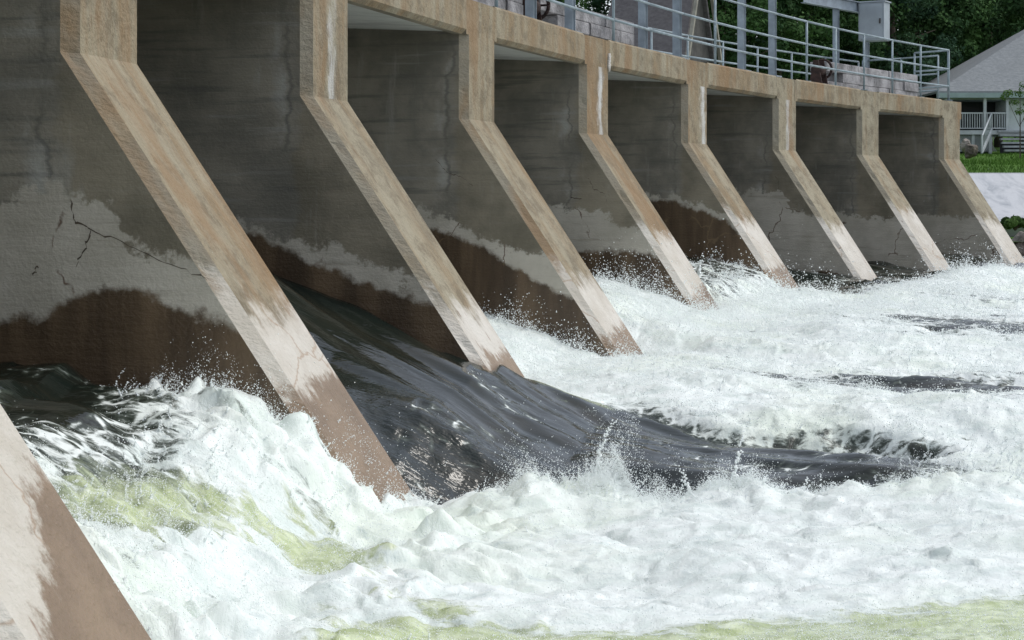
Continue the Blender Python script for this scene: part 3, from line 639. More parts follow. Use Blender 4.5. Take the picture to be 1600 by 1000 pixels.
def point_cloud(name, P_, r_, mat):
    """droplets as a cloud of points, each with its own radius"""
    me = bpy.data.meshes.new(name); me.vertices.add(len(P_)); me.vertices.foreach_set('co', P_.astype(np.float32).ravel()); me.update()
    put_attr(me, 'rad', r_)
    o = link_mesh(name, me, mat)
    g = bpy.data.node_groups.new('droplets', 'GeometryNodeTree')
    g.interface.new_socket('Geometry', in_out='INPUT', socket_type='NodeSocketGeometry'); g.interface.new_socket('Geometry', in_out='OUTPUT', socket_type='NodeSocketGeometry')
    gi = g.nodes.new('NodeGroupInput'); go = g.nodes.new('NodeGroupOutput'); mp = g.nodes.new('GeometryNodeMeshToPoints'); na = g.nodes.new('GeometryNodeInputNamedAttribute'); sm_ = g.nodes.new('GeometryNodeSetMaterial')
    na.data_type = 'FLOAT'; na.inputs['Name'].default_value = 'rad'; sm_.inputs['Material'].default_value = mat
    g.links.new(gi.outputs[0], mp.inputs['Mesh']); g.links.new(na.outputs['Attribute'], mp.inputs['Radius']); g.links.new(mp.outputs[0], sm_.inputs['Geometry']); g.links.new(sm_.outputs[0], go.inputs[0])
    md = o.modifiers.new('droplets', 'NODES'); md.node_group = g
    return o
spray = tag(point_cloud('spray', PTS, SZS, FOAM), 'white spray and froth flying off the foaming water', 'spray', kind='stuff')
#PART3
# ------------------------------------------------------------------ land, reservoir, lawn
def terrain_mat():
    t = NT('lawn_grass', .9); c = t.geo()
    n = t.noise(c, .25, 6, .6); n2 = t.noise(c, 3.5, 5, .7)
    col = t.mix(t.rng(n, .3, .7), (.055, .12, .022), (.09, .18, .034)); col = t.mix(t.rng(n2, .45, .75, 0, .6), col, (.10, .14, .04))
    t.bs(Base_Color=col, Roughness=1.0); t.b.inputs['Specular IOR Level'].default_value = .05; t.bump(t.noise(c, 14, 4), .5, .04); return t.m
LAWN = terrain_mat()
def lawn_z(x, y):
    z = np.interp(y, [44, 51.0, 52.4, 60, 95, 140, 230, 600], [1.4, 1.5, 3.14, 3.5, 4.8, 6.2, 22, 34])
    return z+.10*pnoise(x*.15, y*.15, 90)*sstep(53, 60, y)
gx, gy = np.meshgrid(np.linspace(-130, 190, 90), np.concatenate([np.linspace(44, 60, 20, endpoint=False), np.linspace(60, 600, 70)]), indexing='ij')
lm = grid_mesh('lawn', gx.ravel(), gy.ravel(), lawn_z(gx.ravel(), gy.ravel()), 90, 90)
tag(link_mesh('lawn', lm, LAWN, None, True), kind='structure')
r_ = np.random.default_rng(3); ng = 26000
gxx = r_.uniform(11, 40, ng); gyy = 52.5+42*r_.random(ng)**1.6; gzz = lawn_z(gxx, gyy)
hh = r_.uniform(.05, .16, ng)*(1+.6*sstep(.1, .6, fbm(gxx*.3, gyy*.3, 3, 8))); an = r_.uniform(0, 6.28, ng); lx = r_.normal(0, .05, ng); ly = r_.normal(0, .05, ng)
gv = np.stack([np.stack([gxx-np.cos(an)*.02, gyy-np.sin(an)*.02, gzz-.02], 1), np.stack([gxx+np.cos(an)*.02, gyy+np.sin(an)*.02, gzz-.02], 1), np.stack([gxx+lx, gyy+ly, gzz+hh], 1)], 1).reshape(-1, 3)
gme = bpy.data.meshes.new('grass'); gme.from_pydata(gv.tolist(), [], [(3*i, 3*i+1, 3*i+2) for i in range(ng)]); gme.update()
tag(link_mesh('grass', gme, LAWN), 'short green grass on the lawn at the right', 'grass', kind='stuff')
EARTH = simple('river_bed_earth', (.09, .075, .055), .95, .3, .4)
mb = MB(); mb.quad((-900, -500, -.9), (900, -500, -.9), (900, 1500, -.9), (-900, 1500, -.9)); tag(mb.build('ground', EARTH), kind='structure')
RES = simple('still_reservoir_water', (.02, .025, .02), .1, .2, .2, 0, .1)
n = 24; us = np.linspace(-.75, 8.4, n); f_ = [P3(u, -3.35, 2.95) for u in us]; b_ = [Vector((-90, 6+ 50*k/(n-1), 2.95)) for k in range(n)]
mb = MB(); mb.add(f_+b_, [(i, i+1, n+i+1, n+i) for i in range(n-1)]); tag(mb.build('reservoir', RES), kind='structure')

# bleached concrete apron beside the far end of the dam
def apron_mat():
    t = NT('bleached_concrete', .85); c = t.geo()
    d = t.noise(t.sc(c, (1.6, .5, .8)), 1.0, 6, .68, 1.2); s_ = t.noise(t.sc(c, (.6, .6, .6)), 1.0, 5)
    col = t.mix(t.rng(d, .4, .7), (.50, .51, .52), (.30, .32, .34)); col = t.mix(t.rng(s_, .5, .75, 0, .5), col, (.52, .52, .52))
    t.bs(Base_Color=col); t.bump(t.noise(c, 6, 6), .4, .03); return t.m
APR = apron_mat()
apr = tag(empty('concrete_apron', (14, 50, 1.8)), 'bleached white sloping concrete apron below the lawn at the right', 'apron')
for k in range(6):
    x0, x1 = 8.5+k*4.5-14, 8.5+(k+1)*4.5-.02-14
    MB().slab((x0, -2.7, -.1), (x1, -2.7, -.1), (x1, 2.25, 1.385), (x0, 2.25, 1.385), (0, .25, -.3)).build('panel', APR, apr)
    MB().box(((x0+x1)/2, 2.42, 1.31), (x1-x0, .3, .2), 0, .02).build('coping', APR, apr)

ROCK = simple('river_rock', (.26, .23, .20), .9, .45, 2.5, 0, .8, .05)
ROCKD = simple('mossy_rock', (.12, .10, .08), .9, .5, 2.5, 0, .8, .05)
def rock(loc, r, seed, label, mat, sq=(1, 1, .7)):
    bm = bmesh.new(); bmesh.ops.create_icosphere(bm, subdivisions=4, radius=1)
    co = np.array([v.co for v in bm.verts]); q = np.round
    d = 1+.35*fbm(co[:, 0]*1.3+seed, co[:, 1]*1.3+co[:, 2]*.9, 4, seed)+.12*pnoise(co[:, 2]*4+seed, co[:, 0]*4, seed+3)
    pl = np.random.default_rng(seed).normal(size=(9, 3)); pl /= np.linalg.norm(pl, axis=1)[:, None]
    for v, c, dd in zip(bm.verts, co, d):
        p = c*dd
        for n_ in pl:
            e = p@n_-.72
            if e > 0: p = p-n_*e*.85
        v.co = Vector((p[0]*sq[0]*r, p[1]*sq[1]*r, p[2]*sq[2]*r))
    me = bpy.data.meshes.new('boulder'); bm.to_mesh(me); bm.free()
    o = link_mesh('boulder', me, mat); o.location = loc; o.rotation_euler = (0, 0, seed)
    return tag(o, label, 'rock', 'rocks by the far bank')
def at(px, py, D): return ((px-800)/2800*D, D, EYE+(308-py)/2800*D)
rock(at(1602, 388, 44.5), .62, 1, 'large pale boulder at the waterline beside the last buttress', ROCK, (1, .9, .75))
rock(at(1592, 412, 43.6), .35, 2, 'small dark rock below the pale boulder at the waterline', ROCKD)
rock(at(1650, 395, 45.2), .7, 3, 'boulder on the bank right of the last buttress, at the frame edge', ROCK)
rock(at(1516, 236, 62), .31, 4, 'mottled brown rock on the lawn beside the last pier', ROCKD, (.8, .8, 1.0))
rock(at(1508, 228, 62.6), .27, 5, 'pale rock leaning on the brown rock on the lawn', ROCK, (.9, .8, .9))

# ------------------------------------------------------------------ vegetation
def leaf_mat(name, c0, c1, tr=.15):
    t = NT(name, .6); c = t.objc()
    n = t.noise(c, .9, 4, .6)
    v = t.attr('lv')
    col = t.mix(t.rng(t.m2('ADD', t.m2('MULTIPLY', n, .5), t.m2('MULTIPLY', v, .5)), .25, .75), c0, c1)
    t.bs(Base_Color=col, Roughness=.85); t.b.inputs['Specular IOR Level'].default_value = .15
    tl = t.t.nodes.new('ShaderNodeBsdfTranslucent'); t.put(tl.inputs['Color'], col)
    mx = t.t.nodes.new('ShaderNodeMixShader'); mx.inputs[0].default_value = tr
    t.t.links.new(t.b.outputs[0], mx.inputs[1]); t.t.links.new(tl.outputs[0], mx.inputs[2]); t.t.links.new(mx.outputs[0], t.out.inputs['Surface'])
    return t.m
LEAF_D = leaf_mat('dark_conifer_leaf', (.026, .06, .038), (.065, .13, .06))
LEAF_M = leaf_mat('broad_leaf', (.03, .07, .028), (.075, .15, .045))
LEAF_L = leaf_mat('pale_shrub_leaf', (.05, .10, .03), (.11, .19, .05))
BARK = simple('bark', (.07, .055, .04), .95, .4, 4)
def leaves(name, cent, rad, per, size, mat, seed, up=.3):
    """leaf sprays scattered on the shells of many clumps"""
    r = np.random.default_rng(seed); n = len(cent)*per
    d = r.normal(size=(n, 3)); d /= np.linalg.norm(d, axis=1)[:, None]
    cc = np.repeat(cent, per, 0); rr = np.repeat(rad, per)
    p = cc+d*(rr*(r.random(n)**.45))[:, None]*np.array([1, 1, .75])
    nn = d+r.normal(0, .6, (n, 3)); nn[:, 2] += up; nn /= np.linalg.norm(nn, axis=1)[:, None]
    t1 = np.cross(nn, r.normal(size=(n, 3))); t1 /= np.linalg.norm(t1, axis=1)[:, None]; t2 = np.cross(nn, t1)
    s_ = size*r.uniform(.6, 1.4, n)[:, None]
    vs = np.stack([p-t1*s_, p+t2*s_*.55+nn*s_*.15, p+t1*s_, p-t2*s_*.55+nn*s_*.15], 1).reshape(-1, 3)
    me = bpy.data.meshes.new(name); me.vertices.add(n*4); me.vertices.foreach_set('co', vs.astype(np.float32).ravel())
    me.loops.add(n*4); me.loops.foreach_set('vertex_index', np.arange(n*4, dtype=np.int32)); me.polygons.add(n)
    me.polygons.foreach_set('loop_start', np.arange(0, n*4, 4, dtype=np.int32)); me.polygons.foreach_set('loop_total', np.full(n, 4, np.int32)); me.update(calc_edges=True)
    put_attr(me, 'lv', np.repeat(.65*np.repeat(r.random(len(cent)), per)+.35*r.random(n), 4)); me.materials.append(mat); return me
def trunk_mesh(h, r, seed, limbs=9, spread=2.5):
    q = random.Random(seed); m = MB(); p = Vector((0, 0, -.3)); k = 7
    for i in range(k):
        p2 = Vector((q.uniform(-.12, .12)*h*.1, q.uniform(-.12, .12)*h*.1, h*(i+1)/k)); m.tube(p, p2, r*(1-.85*i/k), r*(1-.85*(i+1)/k), 8); p = p2
    for i in range(limbs):
        z = h*q.uniform(.25, .9); a = q.uniform(0, 6.28); L_ = spread*(1.1-z/h)*q.uniform(.6, 1.1)
        m.tube((0, 0, z), (math.cos(a)*L_, math.sin(a)*L_, z+L_*.35), r*.3, r*.06, 6)
    return m
def tree_proto(kind, seed):
    r = np.random.default_rng(seed)
    if kind == 'conifer':
        h = 17; n = 150; z = r.uniform(.08, 1, n); ang = r.uniform(0, 6.28, n); R_ = (1-z)**.8*4.0*r.uniform(.5, 1.05, n)
        c = np.stack([np.cos(ang)*R_, np.sin(ang)*R_, z*h], 1); me = leaves('crown', c, r.uniform(.5, 1.0, n), 170, .115, LEAF_D, seed, -.1)
        return h, me, trunk_mesh(h*.95, .26, seed, 24, 3.8)
    h = 15; n = 110; d = r.normal(size=(n, 3)); d /= np.linalg.norm(d, axis=1)[:, None]
    c = d*(r.random(n)**.4)[:, None]*np.array([4.6, 4.6, 6.0])+np.array([0, 0, 8.6])
    me = leaves('crown', c, r.uniform(.6, 1.4, n), 260, .12, LEAF_M, seed, .35)
    return h, me, trunk_mesh(h*.8, .28, seed, 12, 4.5)
PROTO = {}
for kind, seeds in (('conifer', (11, 12)), ('broadleaf', (21, 22, 23))):
    for s_ in seeds:
        h, cme, tr = tree_proto(kind, s_); t_o = tr.build('trunk', BARK, None, True); tme = t_o.data; bpy.data.objects.remove(t_o)
        PROTO[(kind, s_)] = (cme, tme)
TREES = [  # px, depth, scale, kind, seed, label
 (690, 118, 1.0, 'broadleaf', 21, 'leafy tree farthest left above the deck, behind the gabled house'), (830, 112, .9, 'broadleaf', 22, 'leafy tree behind the light wall left of the gabled house'),
 (960, 122, 1.1, 'conifer', 11, 'dark conifer standing behind the gabled house roof'), (1130, 92, .95, 'broadleaf', 23, 'leafy green tree right beside the gabled house'),
 (1215, 97, 1.05, 'broadleaf', 21, 'broad leafy tree between the gabled house and the steel hoist beam'), (1300, 104, 1.1, 'broadleaf', 22, 'broad leafy tree behind the grey control cabinet'),
 (1170, 118, 1.15, 'conifer', 12, 'dark conifer in the back row right of the gabled house'), (1265, 124, 1.2, 'conifer', 11, 'dark conifer in the back row behind the hoist beam'),
 (1395, 106, 1.1, 'conifer', 12, 'dark conifer right of the grey control cabinet'), (1440, 112, 1.05, 'broadleaf', 23, 'shaded leafy tree above the far railing corner'),
 (1490, 122, 1.2, 'conifer', 11, 'tall dark conifer above the left slope of the porch house roof'), (1545, 116, 1.15, 'broadleaf', 21, 'shaded leafy tree behind the porch house roof'),
 (1600, 124, 1.25, 'conifer', 12, 'dark conifer behind the porch house ridge at the right frame edge'), (1360, 128, 1.3, 'conifer', 11, 'tallest dark conifer in the back row behind the cabinet'),
 (1060, 128, 1.25, 'conifer', 12, 'dark conifer in the back row directly behind the gabled house'), (770, 130, 1.2, 'conifer', 11, 'dark conifer at the back left above the deck rail'),
 (1430, 138, 1.4, 'conifer', 12, 'farthest dark conifer between the cabinet and the porch house'), (1560, 140, 1.4, 'conifer', 11, 'farthest dark conifer above the porch house roof'),
 (1215, 140, 1.4, 'conifer', 12, 'farthest dark conifer above the thick hoist columns'), (1660, 128, 1.2, 'broadleaf', 22, 'leafy tree beyond the right frame edge behind the porch house')]
def place_tree(px, D, sc_, kind, seed, label, group='trees behind the houses', name=None):
    cme, tme = PROTO[(kind, seed)]
    x = (px-800)/2800*D; o = empty(name or kind+'_tree', (x, D, float(lawn_z(np.array([x]), np.array([float(D)]))[0])-.1), px*.37)
    o.scale = (sc_, sc_, sc_); tag(o, label, 'tree', group)
    link_mesh('crown', cme, None, o); link_mesh('trunk', tme, None, o)
    return o
for a in TREES: place_tree(*a)
# undergrowth along the foot of the wood
def shrub(px, D, rx, rz, seed, label, mat, size=.09, group='shrubs on the far bank', z=None, nclump=26, per=90):
    r = np.random.default_rng(seed); x = (px-800)/2800*D
    z0 = float(lawn_z(np.array([x]), np.array([float(D)]))[0]) if z is None else z
    d = r.normal(size=(nclump, 3)); d /= np.linalg.norm(d, axis=1)[:, None]; d[:, 2] = np.abs(d[:, 2])
    c = d*(r.random(nclump)**.5)[:, None]*np.array([rx, rx*.8, rz*.8])+np.array([0, 0, rz*.15])
    o = empty('shrub', (x, D, z0), 0); tag(o, label, 'shrub', group)
    link_mesh('foliage', leaves('foliage', c, r.uniform(.2, .42, nclump)*max(rx, rz)*.8, per, size, mat, seed), None, o)
    m = MB()
    for k in range(7):
        a = random.uniform(0, 6.28); m.tube((0, 0, -.1), (math.cos(a)*rx*.5, math.sin(a)*rx*.5, rz*.6), .025, .008, 5)
    m.build('stem', BARK, o)
    return o
shrub(1150, 58, 1.3, 1.9, 31, 'pale green shrub behind the railing left of the thick hoist columns', LEAF_L)
shrub(1205, 60, 1.2, 1.5, 32, 'pale green shrub behind the pair of thick hoist columns', LEAF_L)
shrub(1262, 62, 1.0, 1.3, 33, 'low shrub behind the railing right of the hoist columns', LEAF_M)
shrub(1315, 64, 1.2, 1.2, 34, 'low shrub behind the rusty machine on the deck', LEAF_M)
shrub(1105, 66, 1.3, 1.2, 35, 'shrub at the foot of the gabled house', LEAF_L)
shrub(1420, 78, 1.8, 2.0, 36, 'bush between the deck end and the porch house', LEAF_M)
shrub(1225, 84, 3.0, 3.4, 37, 'big dark bush below the leafy trees behind the deck', LEAF_M, .14, nclump=40)
shrub(1330, 86, 3.0, 3.2, 38, 'big dark bush below the hoist beam', LEAF_M, .14, nclump=40)
shrub(1430, 96, 3.2, 3.2, 39, 'big dark bush left of the porch house', LEAF_D, .14, nclump=40)
shrub(880, 58, .9, 2.3, 40, 'green shrub showing over the block wall beside the gabled house', LEAF_L, .1, nclump=34)
shrub(1586, 46.0, .42, .22, 41, 'low leafy green shrub at the foot of the white apron', LEAF_L, .06, z=1.75)
shrub(1634, 46.2, .5, .3, 42, 'low leafy shrub on the bank at the right frame edge', LEAF_L, .06, z=1.75)
# sapling in front of the porch
o = empty('sapling', (at(1594, 0, 78)[0], 78, float(lawn_z(np.array([22.0]), np.array([78.0]))[0]))); tag(o, 'slim young tree on the lawn in front of the porch house', 'tree')
c = np.array([(.0, 0, 2.9), (-.25, .1, 2.5), (.3, 0, 2.4), (.1, -.2, 3.2), (-.5, 0, 2.9), (-.7, 0, 2.75), (.35, 0, 1.75), (0, .1, 2.1)])
link_mesh('crown', leaves('crown', c, np.full(len(c), .24), 60, .06, LEAF_L, 51), None, o)
m = MB(); m.tube((0, 0, -.1), (0, 0, 3.0), .035, .012, 6); m.tube((0, 0, 1.4), (-.6, 0, 2.7), .015, .006, 5); m.tube((0, 0, 1.5), (.45, 0, 2.3), .015, .006, 5); m.build('trunk', BARK, o)

# ------------------------------------------------------------------ house with a porch on the far bank
WHITE = simple('white_house_paint', (.46, .49, .50), .6, .15, 2, 0, .1)
def siding_mat(name, c):
    t = NT(name, .7); z = t.sep(t.objc())[2]; n = t.noise(t.objc(), 2, 5)
    fr = t.m2('FRACT', t.m2('MULTIPLY', z, 8.0)); t.bs(Base_Color=t.mix(t.rng(n, .3, .7), tuple(k*.88 for k in c), c)); t.bump(fr, .6, .02); return t.m
SIDING = siding_mat('pale_siding', (.66, .71, .70))
def shingle_mat(name, c0, c1, z_scale=7.0):
    t = NT(name, .9); c = t.objc(); z = t.sep(c)[2]
    n = t.noise(t.sc(c, (5, 5, 9)), 1.0, 5, .7); n2 = t.noise(c, .5, 4)
    row = t.m2('FRACT', t.m2('MULTIPLY', z, z_scale))
    col = t.mix(t.rng(n, .3, .7), c0, c1); col = t.mix(t.rng(n2, .4, .7, 0, .4), col, tuple(k*.75 for k in c1)); col = t.mix(t.rng(row, .85, 1, 0, .35), col, tuple(k*.5 for k in c0))
    t.bs(Base_Color=col); t.bump(t.m2('ADD', row, n), .5, .03); return t.m
SHG = shingle_mat('grey_shingles', (.20, .215, .225), (.29, .305, .31)); SHM = shingle_mat('mauve_shingles', (.13, .115, .12), (.205, .185, .19))
DARK = simple('dark_screen_and_shade', (.012, .014, .018), .5, .3, 3)
GLASS = NT('window_glass', .08); GLASS.bs(Base_Color=(.02, .028, .035)); GLASS = GLASS.m
D0 = 95.0; hx = at(1470, 0, D0)[0]; hz = float(lawn_z(np.array([hx+6]), np.array([D0]))[0])
hs_ = tag(empty('porch_house', (hx, D0, hz), 0), 'pale house with a grey shingled hip roof, screened porch and wooden steps', 'house')
k_ = D0/2800.0                             # metres per photo pixel at the house
zp = 6.02-hz; ze = EYE+(308-147)*k_-hz     # porch floor and eave heights
x_ = lambda px: (px-1470)*k_
# roof: hip rising to the right and back
ye, zr = -.6, 6.2
rl = MB(); XR = 17.0
rl.slab((-.35, ye, ze), (XR, ye, ze), (XR-6.0, 5.2, ze+4.0+1.0), (8.1, 5.2, ze+5.0), (0, 0, .12))
rl.slab((-.35, ye, ze), (8.1, 5.2, ze+5.0), (8.1, 5.21, ze+5.0), (-.35, 11.0, ze), (0, 0, .12))
rl.slab((-.35, 11, ze), (8.1, 5.21, ze+5.0), (XR-6, 5.21, ze+5.0), (XR, 11, ze), (0, 0, .12))
rl.slab((XR, ye, ze), (XR, 11, ze), (XR-6, 5.21, ze+5.0), (XR-6, 5.2, ze+5.0), (0, 0, .12))
rf = rl.build('roof', SHG, hs_)
TEAL = simple('pale_teal_fascia', (.28, .36, .35), .6, .1, 2)
MB().box(((XR-.35)/2, ye-.05, ze-.10), (XR+.4, .08, .26), 0).build('fascia', TEAL, rf)
MB().box((XR/2, 5, ze-.26), (XR, 10.5, .06)).build('soffit', WHITE, rf)
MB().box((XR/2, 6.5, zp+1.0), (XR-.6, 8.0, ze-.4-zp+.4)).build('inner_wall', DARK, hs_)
MB().box((x_(1575)+4.0, 1.8, (zp+ze)/2-.18), (8.0, 3.0, ze-zp-.25)).build('wall', SIDING, hs_)
fl = MB().box((2.2, 1.0, zp-.11), (5.0, 3.2, .22)).build('porch_floor', WHITE, hs_)
for px in (1475, 1536, 1571): MB().box((x_(px), -.35, (zp+ze)/2-.1), (.15, .15, ze-zp-.2)).build('porch_post', WHITE, hs_)
def railing(x0, x1, name='porch_railing'):
    m = MB(); m.box(((x0+x1)/2, -.35, zp+.92), (x1-x0, .08, .07)); m.box(((x0+x1)/2, -.35, zp+.12), (x1-x0, .06, .05))
    nb = int((x1-x0)/.125)
    for i in range(nb): m.box((x0+(i+.5)*(x1-x0)/nb, -.35, zp+.52), (.035, .035, .78))
    RAILG = WHITE
    return m.build(name, RAILG, hs_)
railing(x_(1475)+.08, x_(1536)-.08); railing(x_(1536)+.08, x_(1571)-.08)
for px in (1475, 1514, 1541): MB().box((x_(px)+.1, -.42, zp/2-.12), (.16, .12, zp-.2)).build('lattice_post', WHITE, hs_)
lt = MB()
for i in range(26):
    for sg in (-1, 1):
        xc = x_(1478)+i*.09
        if xc+.35*sg*0 > x_(1545): continue
        a = Vector((xc-.3*sg, -.40+.02*sg, .12)); b = Vector((xc+.3*sg, -.40+.02*sg, zp-.25)); lt.slab(a, a+Vector((.035, 0, 0)), b+Vector((.035, 0, 0)), b, (0, .012, 0))
lt.build('lattice', WHITE, hs_)
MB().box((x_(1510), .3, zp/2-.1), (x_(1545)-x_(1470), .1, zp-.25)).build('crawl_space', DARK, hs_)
STEPG = simple('grey_step_boards', (.30, .32, .33), .7, .2, 3)
ns = 6
for i in range(ns):
    zt = zp-.02-(i)*zp/ns
    MB().box((x_(1548)+2.2, -.45-.27*i-.13, zt-.05), (4.0, .30, .10)).build('step', STEPG, hs_)
MB().box((x_(1548)+2.2, -.9, zp*.25), (3.9, .06, zp*.5)).build('stair_shade_board', DARK, hs_)  # near-black board painted as the shade under and between the steps
sx = x_(1546)
st = MB(); a = Vector((sx, -.40, zp+.9)); b = Vector((sx-.95, -2.1, .85))
st.tube(a, b, .045, .045, 8)
a2 = Vector((sx, -.40, zp-.08)); b2 = Vector((sx-.95, -2.1, -.02)); st.slab(a2, b2, b2+Vector((0, 0, .22)), a2+Vector((0, 0, .22)), (.06, 0, 0))
for i in range(11): q = i/10; p0 = a2.lerp(b2, q); st.tube(p0+Vector((.03, 0, .1)), a.lerp(b, q), .018, .018, 5)
st.tube(b2, b+Vector((0, 0, .08)), .06, .06, 6); st.build('stair_railing', WHITE, hs_)
w_ = MB().box((x_(1575)+1.6, .26, zp+1.25), (.9, .06, 1.2)).build('window', WHITE, hs_); MB().box((x_(1575)+1.6, .22, zp+1.25), (.74, .04, 1.04)).build('pane', GLASS, w_)

# ------------------------------------------------------------------ steep-roofed house behind the deck
D1 = 62.0; k1 = D1/2800.0; gxm = at(1000, 0, D1)[0]; gz = float(lawn_z(np.array([gxm]), np.array([D1]))[0])
gh = tag(empty('gabled_house', (gxm, D1, gz), R(-30)), 'house with a steep mauve shingled roof and dark timber gable behind the deck railing', 'house')
WARM = simple('dusky_siding', (.25, .22, .225), .8, .15, 2); GBR = simple('dark_gable_boards', (.075, .07, .065), .8, .3, 3); TRIM = simple('buff_trim', (.30, .28, .23), .7, .2, 3); YEL = simple('yellow_door_trim', (.48, .46, .27), .6, .1, 3)
Lh, zl, zt_ = 1.95, .3, 7.5
m = MB()
m.slab((-Lh, -1.5, zl), (Lh-.1, -1.5, zl), (Lh-.1, .9, zt_), (-Lh+.9, .9, zt_), (0, .12, .05)).build('roof_slope', SHM, gh)
MB().slab((-Lh+.9, .95, zt_), (Lh-.1, .95, zt_), (Lh-.1, 3.4, zl), (-Lh, 3.4, zl), (0, -.12, .05)).build('roof_slope', SHM, gh)
MB().box((-Lh-1.6, .9, 2.6), (3.3, 3.2, 5.6)).build('wall', WARM, gh)
m = MB(); m.add([(Lh-.35, -1.3, zl), (Lh-.35, 3.2, zl), (Lh-.35, .95, zt_-.2), (Lh-.25, -1.3, zl), (Lh-.25, 3.2, zl), (Lh-.25, .95, zt_-.2)], [(0, 1, 2), (5, 4, 3), (0, 3, 4, 1), (1, 4, 5, 2), (2, 5, 3, 0)]); gw = m.build('gable_wall', GBR, gh)
for sgn, ya in ((-1, -1.55), (1, 3.45)):
    MB().slab((Lh, ya, zl-.1), (Lh, .95, zt_+.05), (Lh, .95, zt_+.3), (Lh, ya-.05*sgn*-1, zl+.15), (.12, 0, 0)).build('barge_board', TRIM, gh)
dr = MB().box((Lh-.2, .35, 1.35), (.06, .85, 2.1)).build('door', DARK, gh)
fm_ = MB()
for yy in (-.12, .82): fm_.box((Lh-.16, yy, 1.38), (.07, .09, 2.2))
fm_.box((Lh-.16, .35, 2.5), (.07, 1.03, .09)); fm_.build('door_frame', YEL, dr)
MB().box((.0, -1.3, .0), (3.4, .2, 1.6)).build('foundation', WARM, gh)

# ------------------------------------------------------------------ on the deck: railings, hoist frames, block walls
GALV = simple('galvanised_pipe', (.25, .31, .335), .5, .2, 6, .1, .1, .003)
GALV2 = simple('galvanised_column', (.25, .295, .335), .55, .2, 4, .1, .15, .003)
def rail_run(name, pts, label, heights=(1.12, .70, .32), r=.020, cat='railing', group=None, skip=()):
    base = pts[0]; o = empty(name, tuple(base)); tag(o, label, cat, group)
    for kk, p in enumerate(pts):
        if kk in skip: continue
        q = p-base; m = MB(); m.tube(q, q+Vector((0, 0, heights[0])), r*1.05, n=8); m.box((q.x, q.y, .008), (.14, .14, .016)); m.build('post', GALV, o, True)
    for h in heights:
        m = MB()
        for a, b in zip(pts[:-1], pts[1:]): m.tube(a-base+Vector((0, 0, h)), b-base+Vector((0, 0, h)), r, n=8)
        m.build('rail', GALV, o, True)
    return o
ST = .345
us = [7.915-ST*k for k in range(17)]
rail_run('deck_railing', [P3(u, -.13, ZT) for u in us], 'grey pipe railing along the front edge of the deck', skip=(6, 7, 9, 10, 12, 13))
rail_run('deck_railing', [P3(8.28-.36*k, -3.15, ZT-.02) for k in range(16)], 'grey pipe railing along the back edge of the deck')
rail_run('end_railing', [P3(7.915, -.13, ZT)+Vector((.0, .06, 0)), P3(7.97, -1.05, ZT)], 'short pipe railing turning the far corner of the deck')
rail_run('end_railing', [P3(8.20, -.95, ZT), P3(8.26, -2.0, ZT), P3(8.285, -3.05, ZT)], 'pipe railing closing the far end of the deck, behind the corner')
def hoist(u0, u1, v, label, h=2.28):
    o = empty('hoist_frame', tuple(P3(u0, v, ZT))); base = P3(u0, v, ZT); tag(o, label, 'hoist frame', 'steel hoist frames on the deck')
    for u in (u0, u1):
        q = P3(u, v, ZT)-base; rz = -float(theta(u)); m = MB()
        m.box((q.x, q.y, h/2), (.10, .008, h), rz); 
        for s_ in (-1, 1): m.box((q.x+math.sin(rz)*-.055*s_, q.y+math.cos(rz)*.055*s_, h/2), (.11, .010, h), rz)
        m.box((q.x, q.y, .012), (.26, .26, .024), rz); m.build('column', GALV2, o)
    a = P3(u0-.35, v, 0)-Vector((base.x, base.y, 0)); b = P3(u1+.12, v, 0)-Vector((base.x, base.y, 0)); n_ = Vector((math.cos(theta(u0)), -math.sin(theta(u0)), 0))
    m = MB(); up = Vector((0, 0, 1))
    for z, w, t_ in ((h, .14, .014), (h+.24, .14, .014)): m.slab(a+n_*(-w/2)+up*z, b+n_*(-w/2)+up*z, b+n_*(w/2)+up*z, a+n_*(w/2)+up*z, up*t_)
    m.slab(a-n_*.006+up*(h+.014), b-n_*.006+up*(h+.014), b-n_*.006+up*(h+.24), a-n_*.006+up*(h+.24), n_*.012); m.build('beam', GALV2, o)
    return o
hoist(5.50, 5.845, -.22, 'steel hoist frame with two thick columns in the middle of the railing')
hoist(4.465, 4.81, -.22, 'steel hoist frame in front of the gabled house roof')
hoist(3.43, 3.775, -.22, 'steel hoist frame nearest the camera, by the deck joint')
hf = hoist(7.60+.35, 8.28, -2.95, 'farthest steel hoist frame, its beam showing, with the grey cabinet', 2.22)
CAB = simple('pale_grey_cabinet', (.31, .35, .38), .55, .12, 2, .1, .1)
cb = empty('control_cabinet', tuple(P3(8.22, -2.55, 6.18)), R(-30)); tag(cb, 'pale grey control cabinet mounted on the farthest hoist frame', 'cabinet')
MB().box((-.05, 0, .45), (.62, .42, .90), 0, .012).build('body', CAB, cb); MB().box((-.05, -.222, .45), (.54, .02, .82), 0, .006).build('door', CAB, cb)
MB().box((.17, -.245, .45), (.03, .03, .12)).build('handle', STEEL_D, cb); MB().box((-.05, 0, .915), (.68, .48, .03)).build('cap', CAB, cb)
BLK = simple('old_concrete_block', (.27, .262, .265), .9, .5, 3.0, 0, .9, .03)
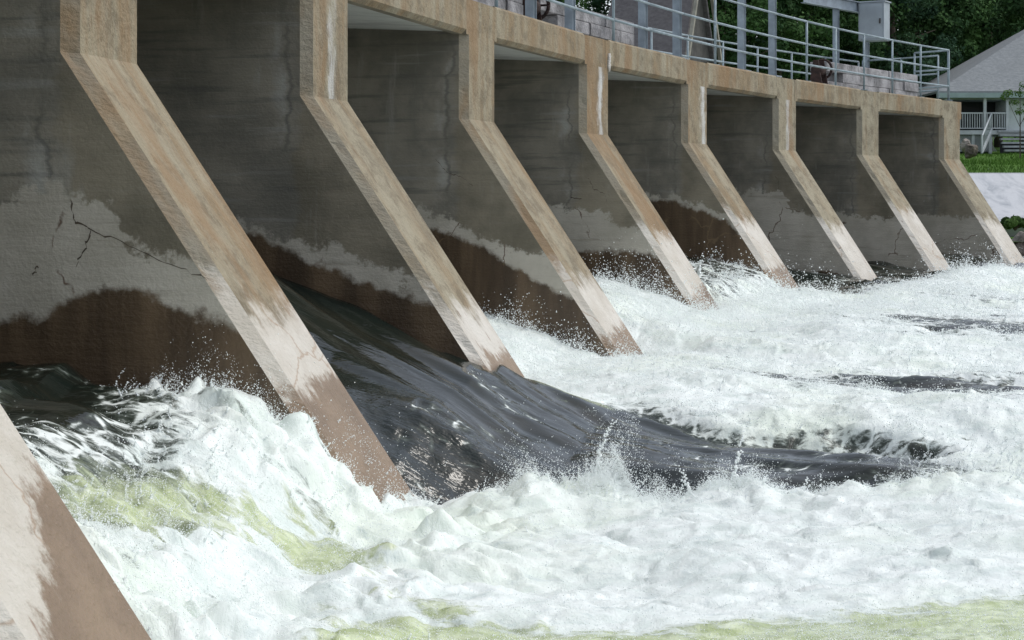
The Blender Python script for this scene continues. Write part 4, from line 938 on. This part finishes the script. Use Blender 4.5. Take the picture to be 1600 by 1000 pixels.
def block_wall(u0, u1, v, h, rows, label, seed):
    q = random.Random(seed); base = P3(u0, v, ZT); o = empty('block_wall', tuple(base)); tag(o, label, 'block wall', 'concrete block walls on the deck')
    n_ = max(3, int((u1-u0)*BAY/1.25))
    for r_ in range(rows):
        for k in range(n_):
            off = .5*(r_ % 2)
            a, b = (k+off)/n_, (k+1+off)/n_; a = min(a, 1); b = min(b, 1)
            if b-a < .01: continue
            p = P3(u0+(u1-u0)*(a+b)/2, v, 0)-Vector((base.x, base.y, 0)); L_ = (b-a)*(u1-u0)*BAY-.004
            hh = h/rows
            m = MB(); m.box((p.x+q.uniform(-.012, .012), p.y+q.uniform(-.012, .012), hh*(r_+.5)), (L_, .36, hh-.004), math.pi/2-float(theta((u0+u1)/2))+q.uniform(-.01, .01), .006+q.random()*.008); m.build('block', BLK, o)
    return o
block_wall(2.55, 3.69, -.9, .54, 3, 'long low block wall on the deck nearest the camera', 1)
block_wall(3.84, 4.70, -.9, .54, 3, 'pale low block wall in front of the gabled house', 2)
block_wall(6.78, 7.86, -.9, .58, 3, 'low block wall at the far end of the deck under the railing', 3)
RUST = simple('rusty_iron', (.035, .018, .014), .8, .5, 8, .2, .6, .01)
def winch(u, v, label):
    base = P3(u, v, ZT); o = empty('rusty_winch', tuple(base), -float(theta(u))); tag(o, label, 'winch', 'rusty winches on the deck')
    MB().box((0, 0, .05), (.34, .40, .10), 0, .01).build('base', RUST, o)
    for s_ in (-1, 1): MB().slab((-.13, .15*s_, .1), (.13, .15*s_, .1), (.05, .15*s_, .56), (-.05, .15*s_, .56), (0, .03, 0)).build('side_frame', RUST, o)
    m = MB(); m.tube((0, -.14, .36), (0, .14, .36), .11, n=14); m.build('drum', RUST, o, True)
    m = MB()
    for k in range(16):
        a = k*math.pi/8; m.tube((math.cos(a)*.19, .22, .40+math.sin(a)*.19), (math.cos(a+.393)*.19, .22, .40+math.sin(a+.393)*.19), .025, n=6)
    for k in range(4): a = k*math.pi/2; m.tube((0, .22, .40), (math.cos(a)*.19, .22, .40+math.sin(a)*.19), .016, n=6)
    m.tube((0, .14, .40), (0, .24, .40), .03, n=8); m.build('gear_wheel', RUST, o, True)
    return o
winch(3.755, -.75, 'rusty brown winch in the gap between the two near block walls')
winch(6.66, -.7, 'rusty winch at the left end of the far block wall')
# lime lump at the open joint of the beam
LIME = simple('lime_crust', (.62, .60, .55), .9, .2, 6, 0, .8, .02)
m = MB(); 
for k in range(6):
    p = P3(3.985-k*.001, .012, 4.44-.03*k); m.tube(p, p+Vector((.01*(k % 3-1), 0, -.10)), .022+.008*(k % 2), .012, 7)
m.build('lime_crust', LIME, dam, True)
